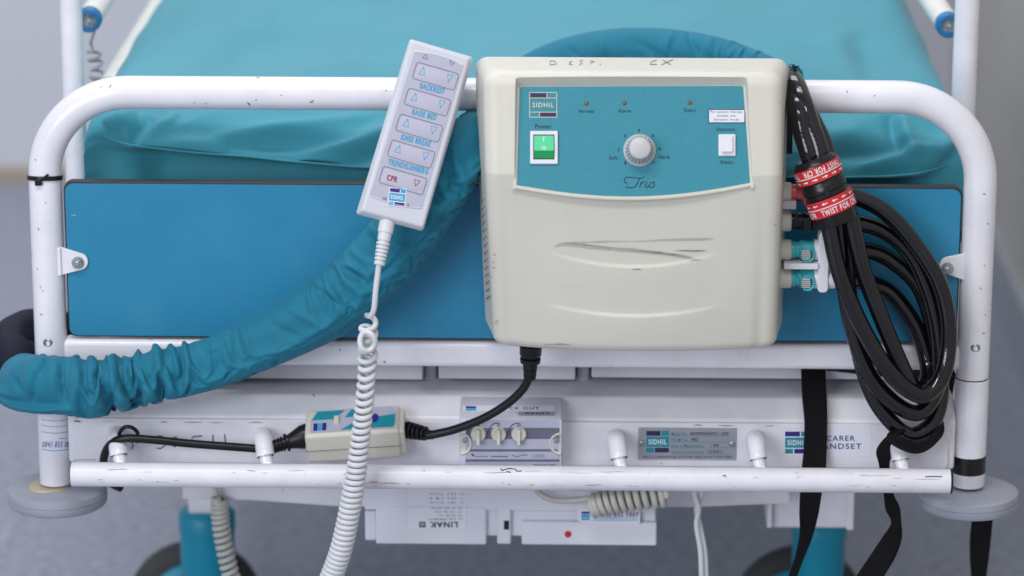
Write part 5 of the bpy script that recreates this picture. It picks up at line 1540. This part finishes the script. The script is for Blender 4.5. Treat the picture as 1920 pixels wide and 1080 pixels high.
tie = thing('cable_tie', 'black plastic cable tie round the left post beside the blue panel', 'cable tie', tuple(P(88, 341, 0)))
zt_ = P(84, 340, -RT).z
mb = MB(); mb.lathe((xl, 0, zt_), Vector((0.0, 0.16, 1)), [(-0.0021, RT + 0.0002), (-0.0021, RT + 0.0014), (0.0021, RT + 0.0014), (0.0021, RT + 0.0002)], 'black_plastic', 40, cap=False); mb.build('band', tie)
c = P(72, 342, -RT - 0.001); mb = MB(); mb.box(c, (0.0062, 0.005, 0.0056), 'black_plastic'); mb.box(c + Vector((0.006, 0, 0.005)), (0.009, 0.0012, 0.0022), 'black_plastic', Matrix.Rotation(R_(-35), 3, 'Y')); mb.build('head', tie, bevel=0.0006)

def coil_obj(name, lab, core, wire, mname, turns, cat='cord', lead=None, tail=None):
    C_ = pspline(core, 40); root = thing(name, lab, cat, C_[-1])
    Rr = [p for p in core]
    n = int(turns * 26); out = []
    L_ = len(C_) - 1
    for i in range(n + 1):
        f = i / n * L_; j = min(int(f), L_ - 1); p = Vector(C_[j]).lerp(Vector(C_[j + 1]), f - j)
        T = (Vector(C_[min(j + 3, L_)]) - Vector(C_[max(j - 3, 0)])).normalized()
        u_ = (Vector((0, -1, 0)) - T * (-T.y)).normalized(); v_ = T.cross(u_); a = 2 * PI * turns * i / n
        out.append(tuple(p + (u_ * math.cos(a) + v_ * math.sin(a)) * wire[1]))
    if lead: out = [tuple(q) for q in pspline(lead, 8)] + out
    if tail: out = out + [tuple(q) for q in pspline(tail, 8)]
    mb = MB(); mb.tube(out, wire[0], mname, 10); mb.build('coil', root, sharp=180)
    return root
coil_obj('coiled_cable', 'grey coiled cable hanging below the rail beside the left teal column', [(412, 935, 0.10), (413, 970, 0.10), (420, 1020, 0.098), (432, 1075, 0.095), (450, 1130, 0.09), (470, 1180, 0.09)], (0.0026, 0.0068), 'cord_beige', 22, lead=[(402, 905, 0.10), (404, 920, 0.10), (408, 930, 0.10)])
coil_obj('coiled_cable', 'short beige coiled cable lying sideways over the control box sticker', [(1112, 948, 0.015), (1150, 940, 0.012), (1200, 933, 0.010), (1250, 928, 0.010)], (0.0030, 0.0095), 'cord_beige', 11, lead=[(1006, 918, 0.02), (1016, 928, 0.016), (1040, 938, 0.012), (1080, 938, 0.010), (1104, 934, 0.010)])
coil_obj('spring_cable', 'thin grey springy cable dangling by the left side post', [(176, 95, 0.26), (178, 112, 0.26), (184, 135, 0.26), (178, 160, 0.26), (180, 200, 0.26)], (0.0016, 0.0062), 'cord_grey', 5, cat='cable', lead=[(186, 30, 0.26), (178, 55, 0.26), (170, 80, 0.26)])
for x_off, lab in ((0, 'thin white cable dropping below the rail, left of the two'), (14, 'thin white cable dropping below the rail, right of the two')):
    root = thing('white_cable', lab, 'cable', tuple(P(1310, 1080, 0.04)), 'white cables under the rail')
    mb = MB()
    if x_off == 0: pp = [(1298, 905, 0.03), (1303, 930, 0.03), (1310, 955, 0.028), (1306, 985, 0.03), (1314, 1040, 0.03), (1316, 1130, 0.03)]
    else: pp = [(1318, 905, 0.035), (1314, 930, 0.035), (1306, 955, 0.036), (1312, 985, 0.034), (1322, 1040, 0.034), (1325, 1130, 0.034)]
    mb.tube(pspline(pp, 10), 0.0026, 'cord_white', 12); mb.build('cable', root, sharp=180)
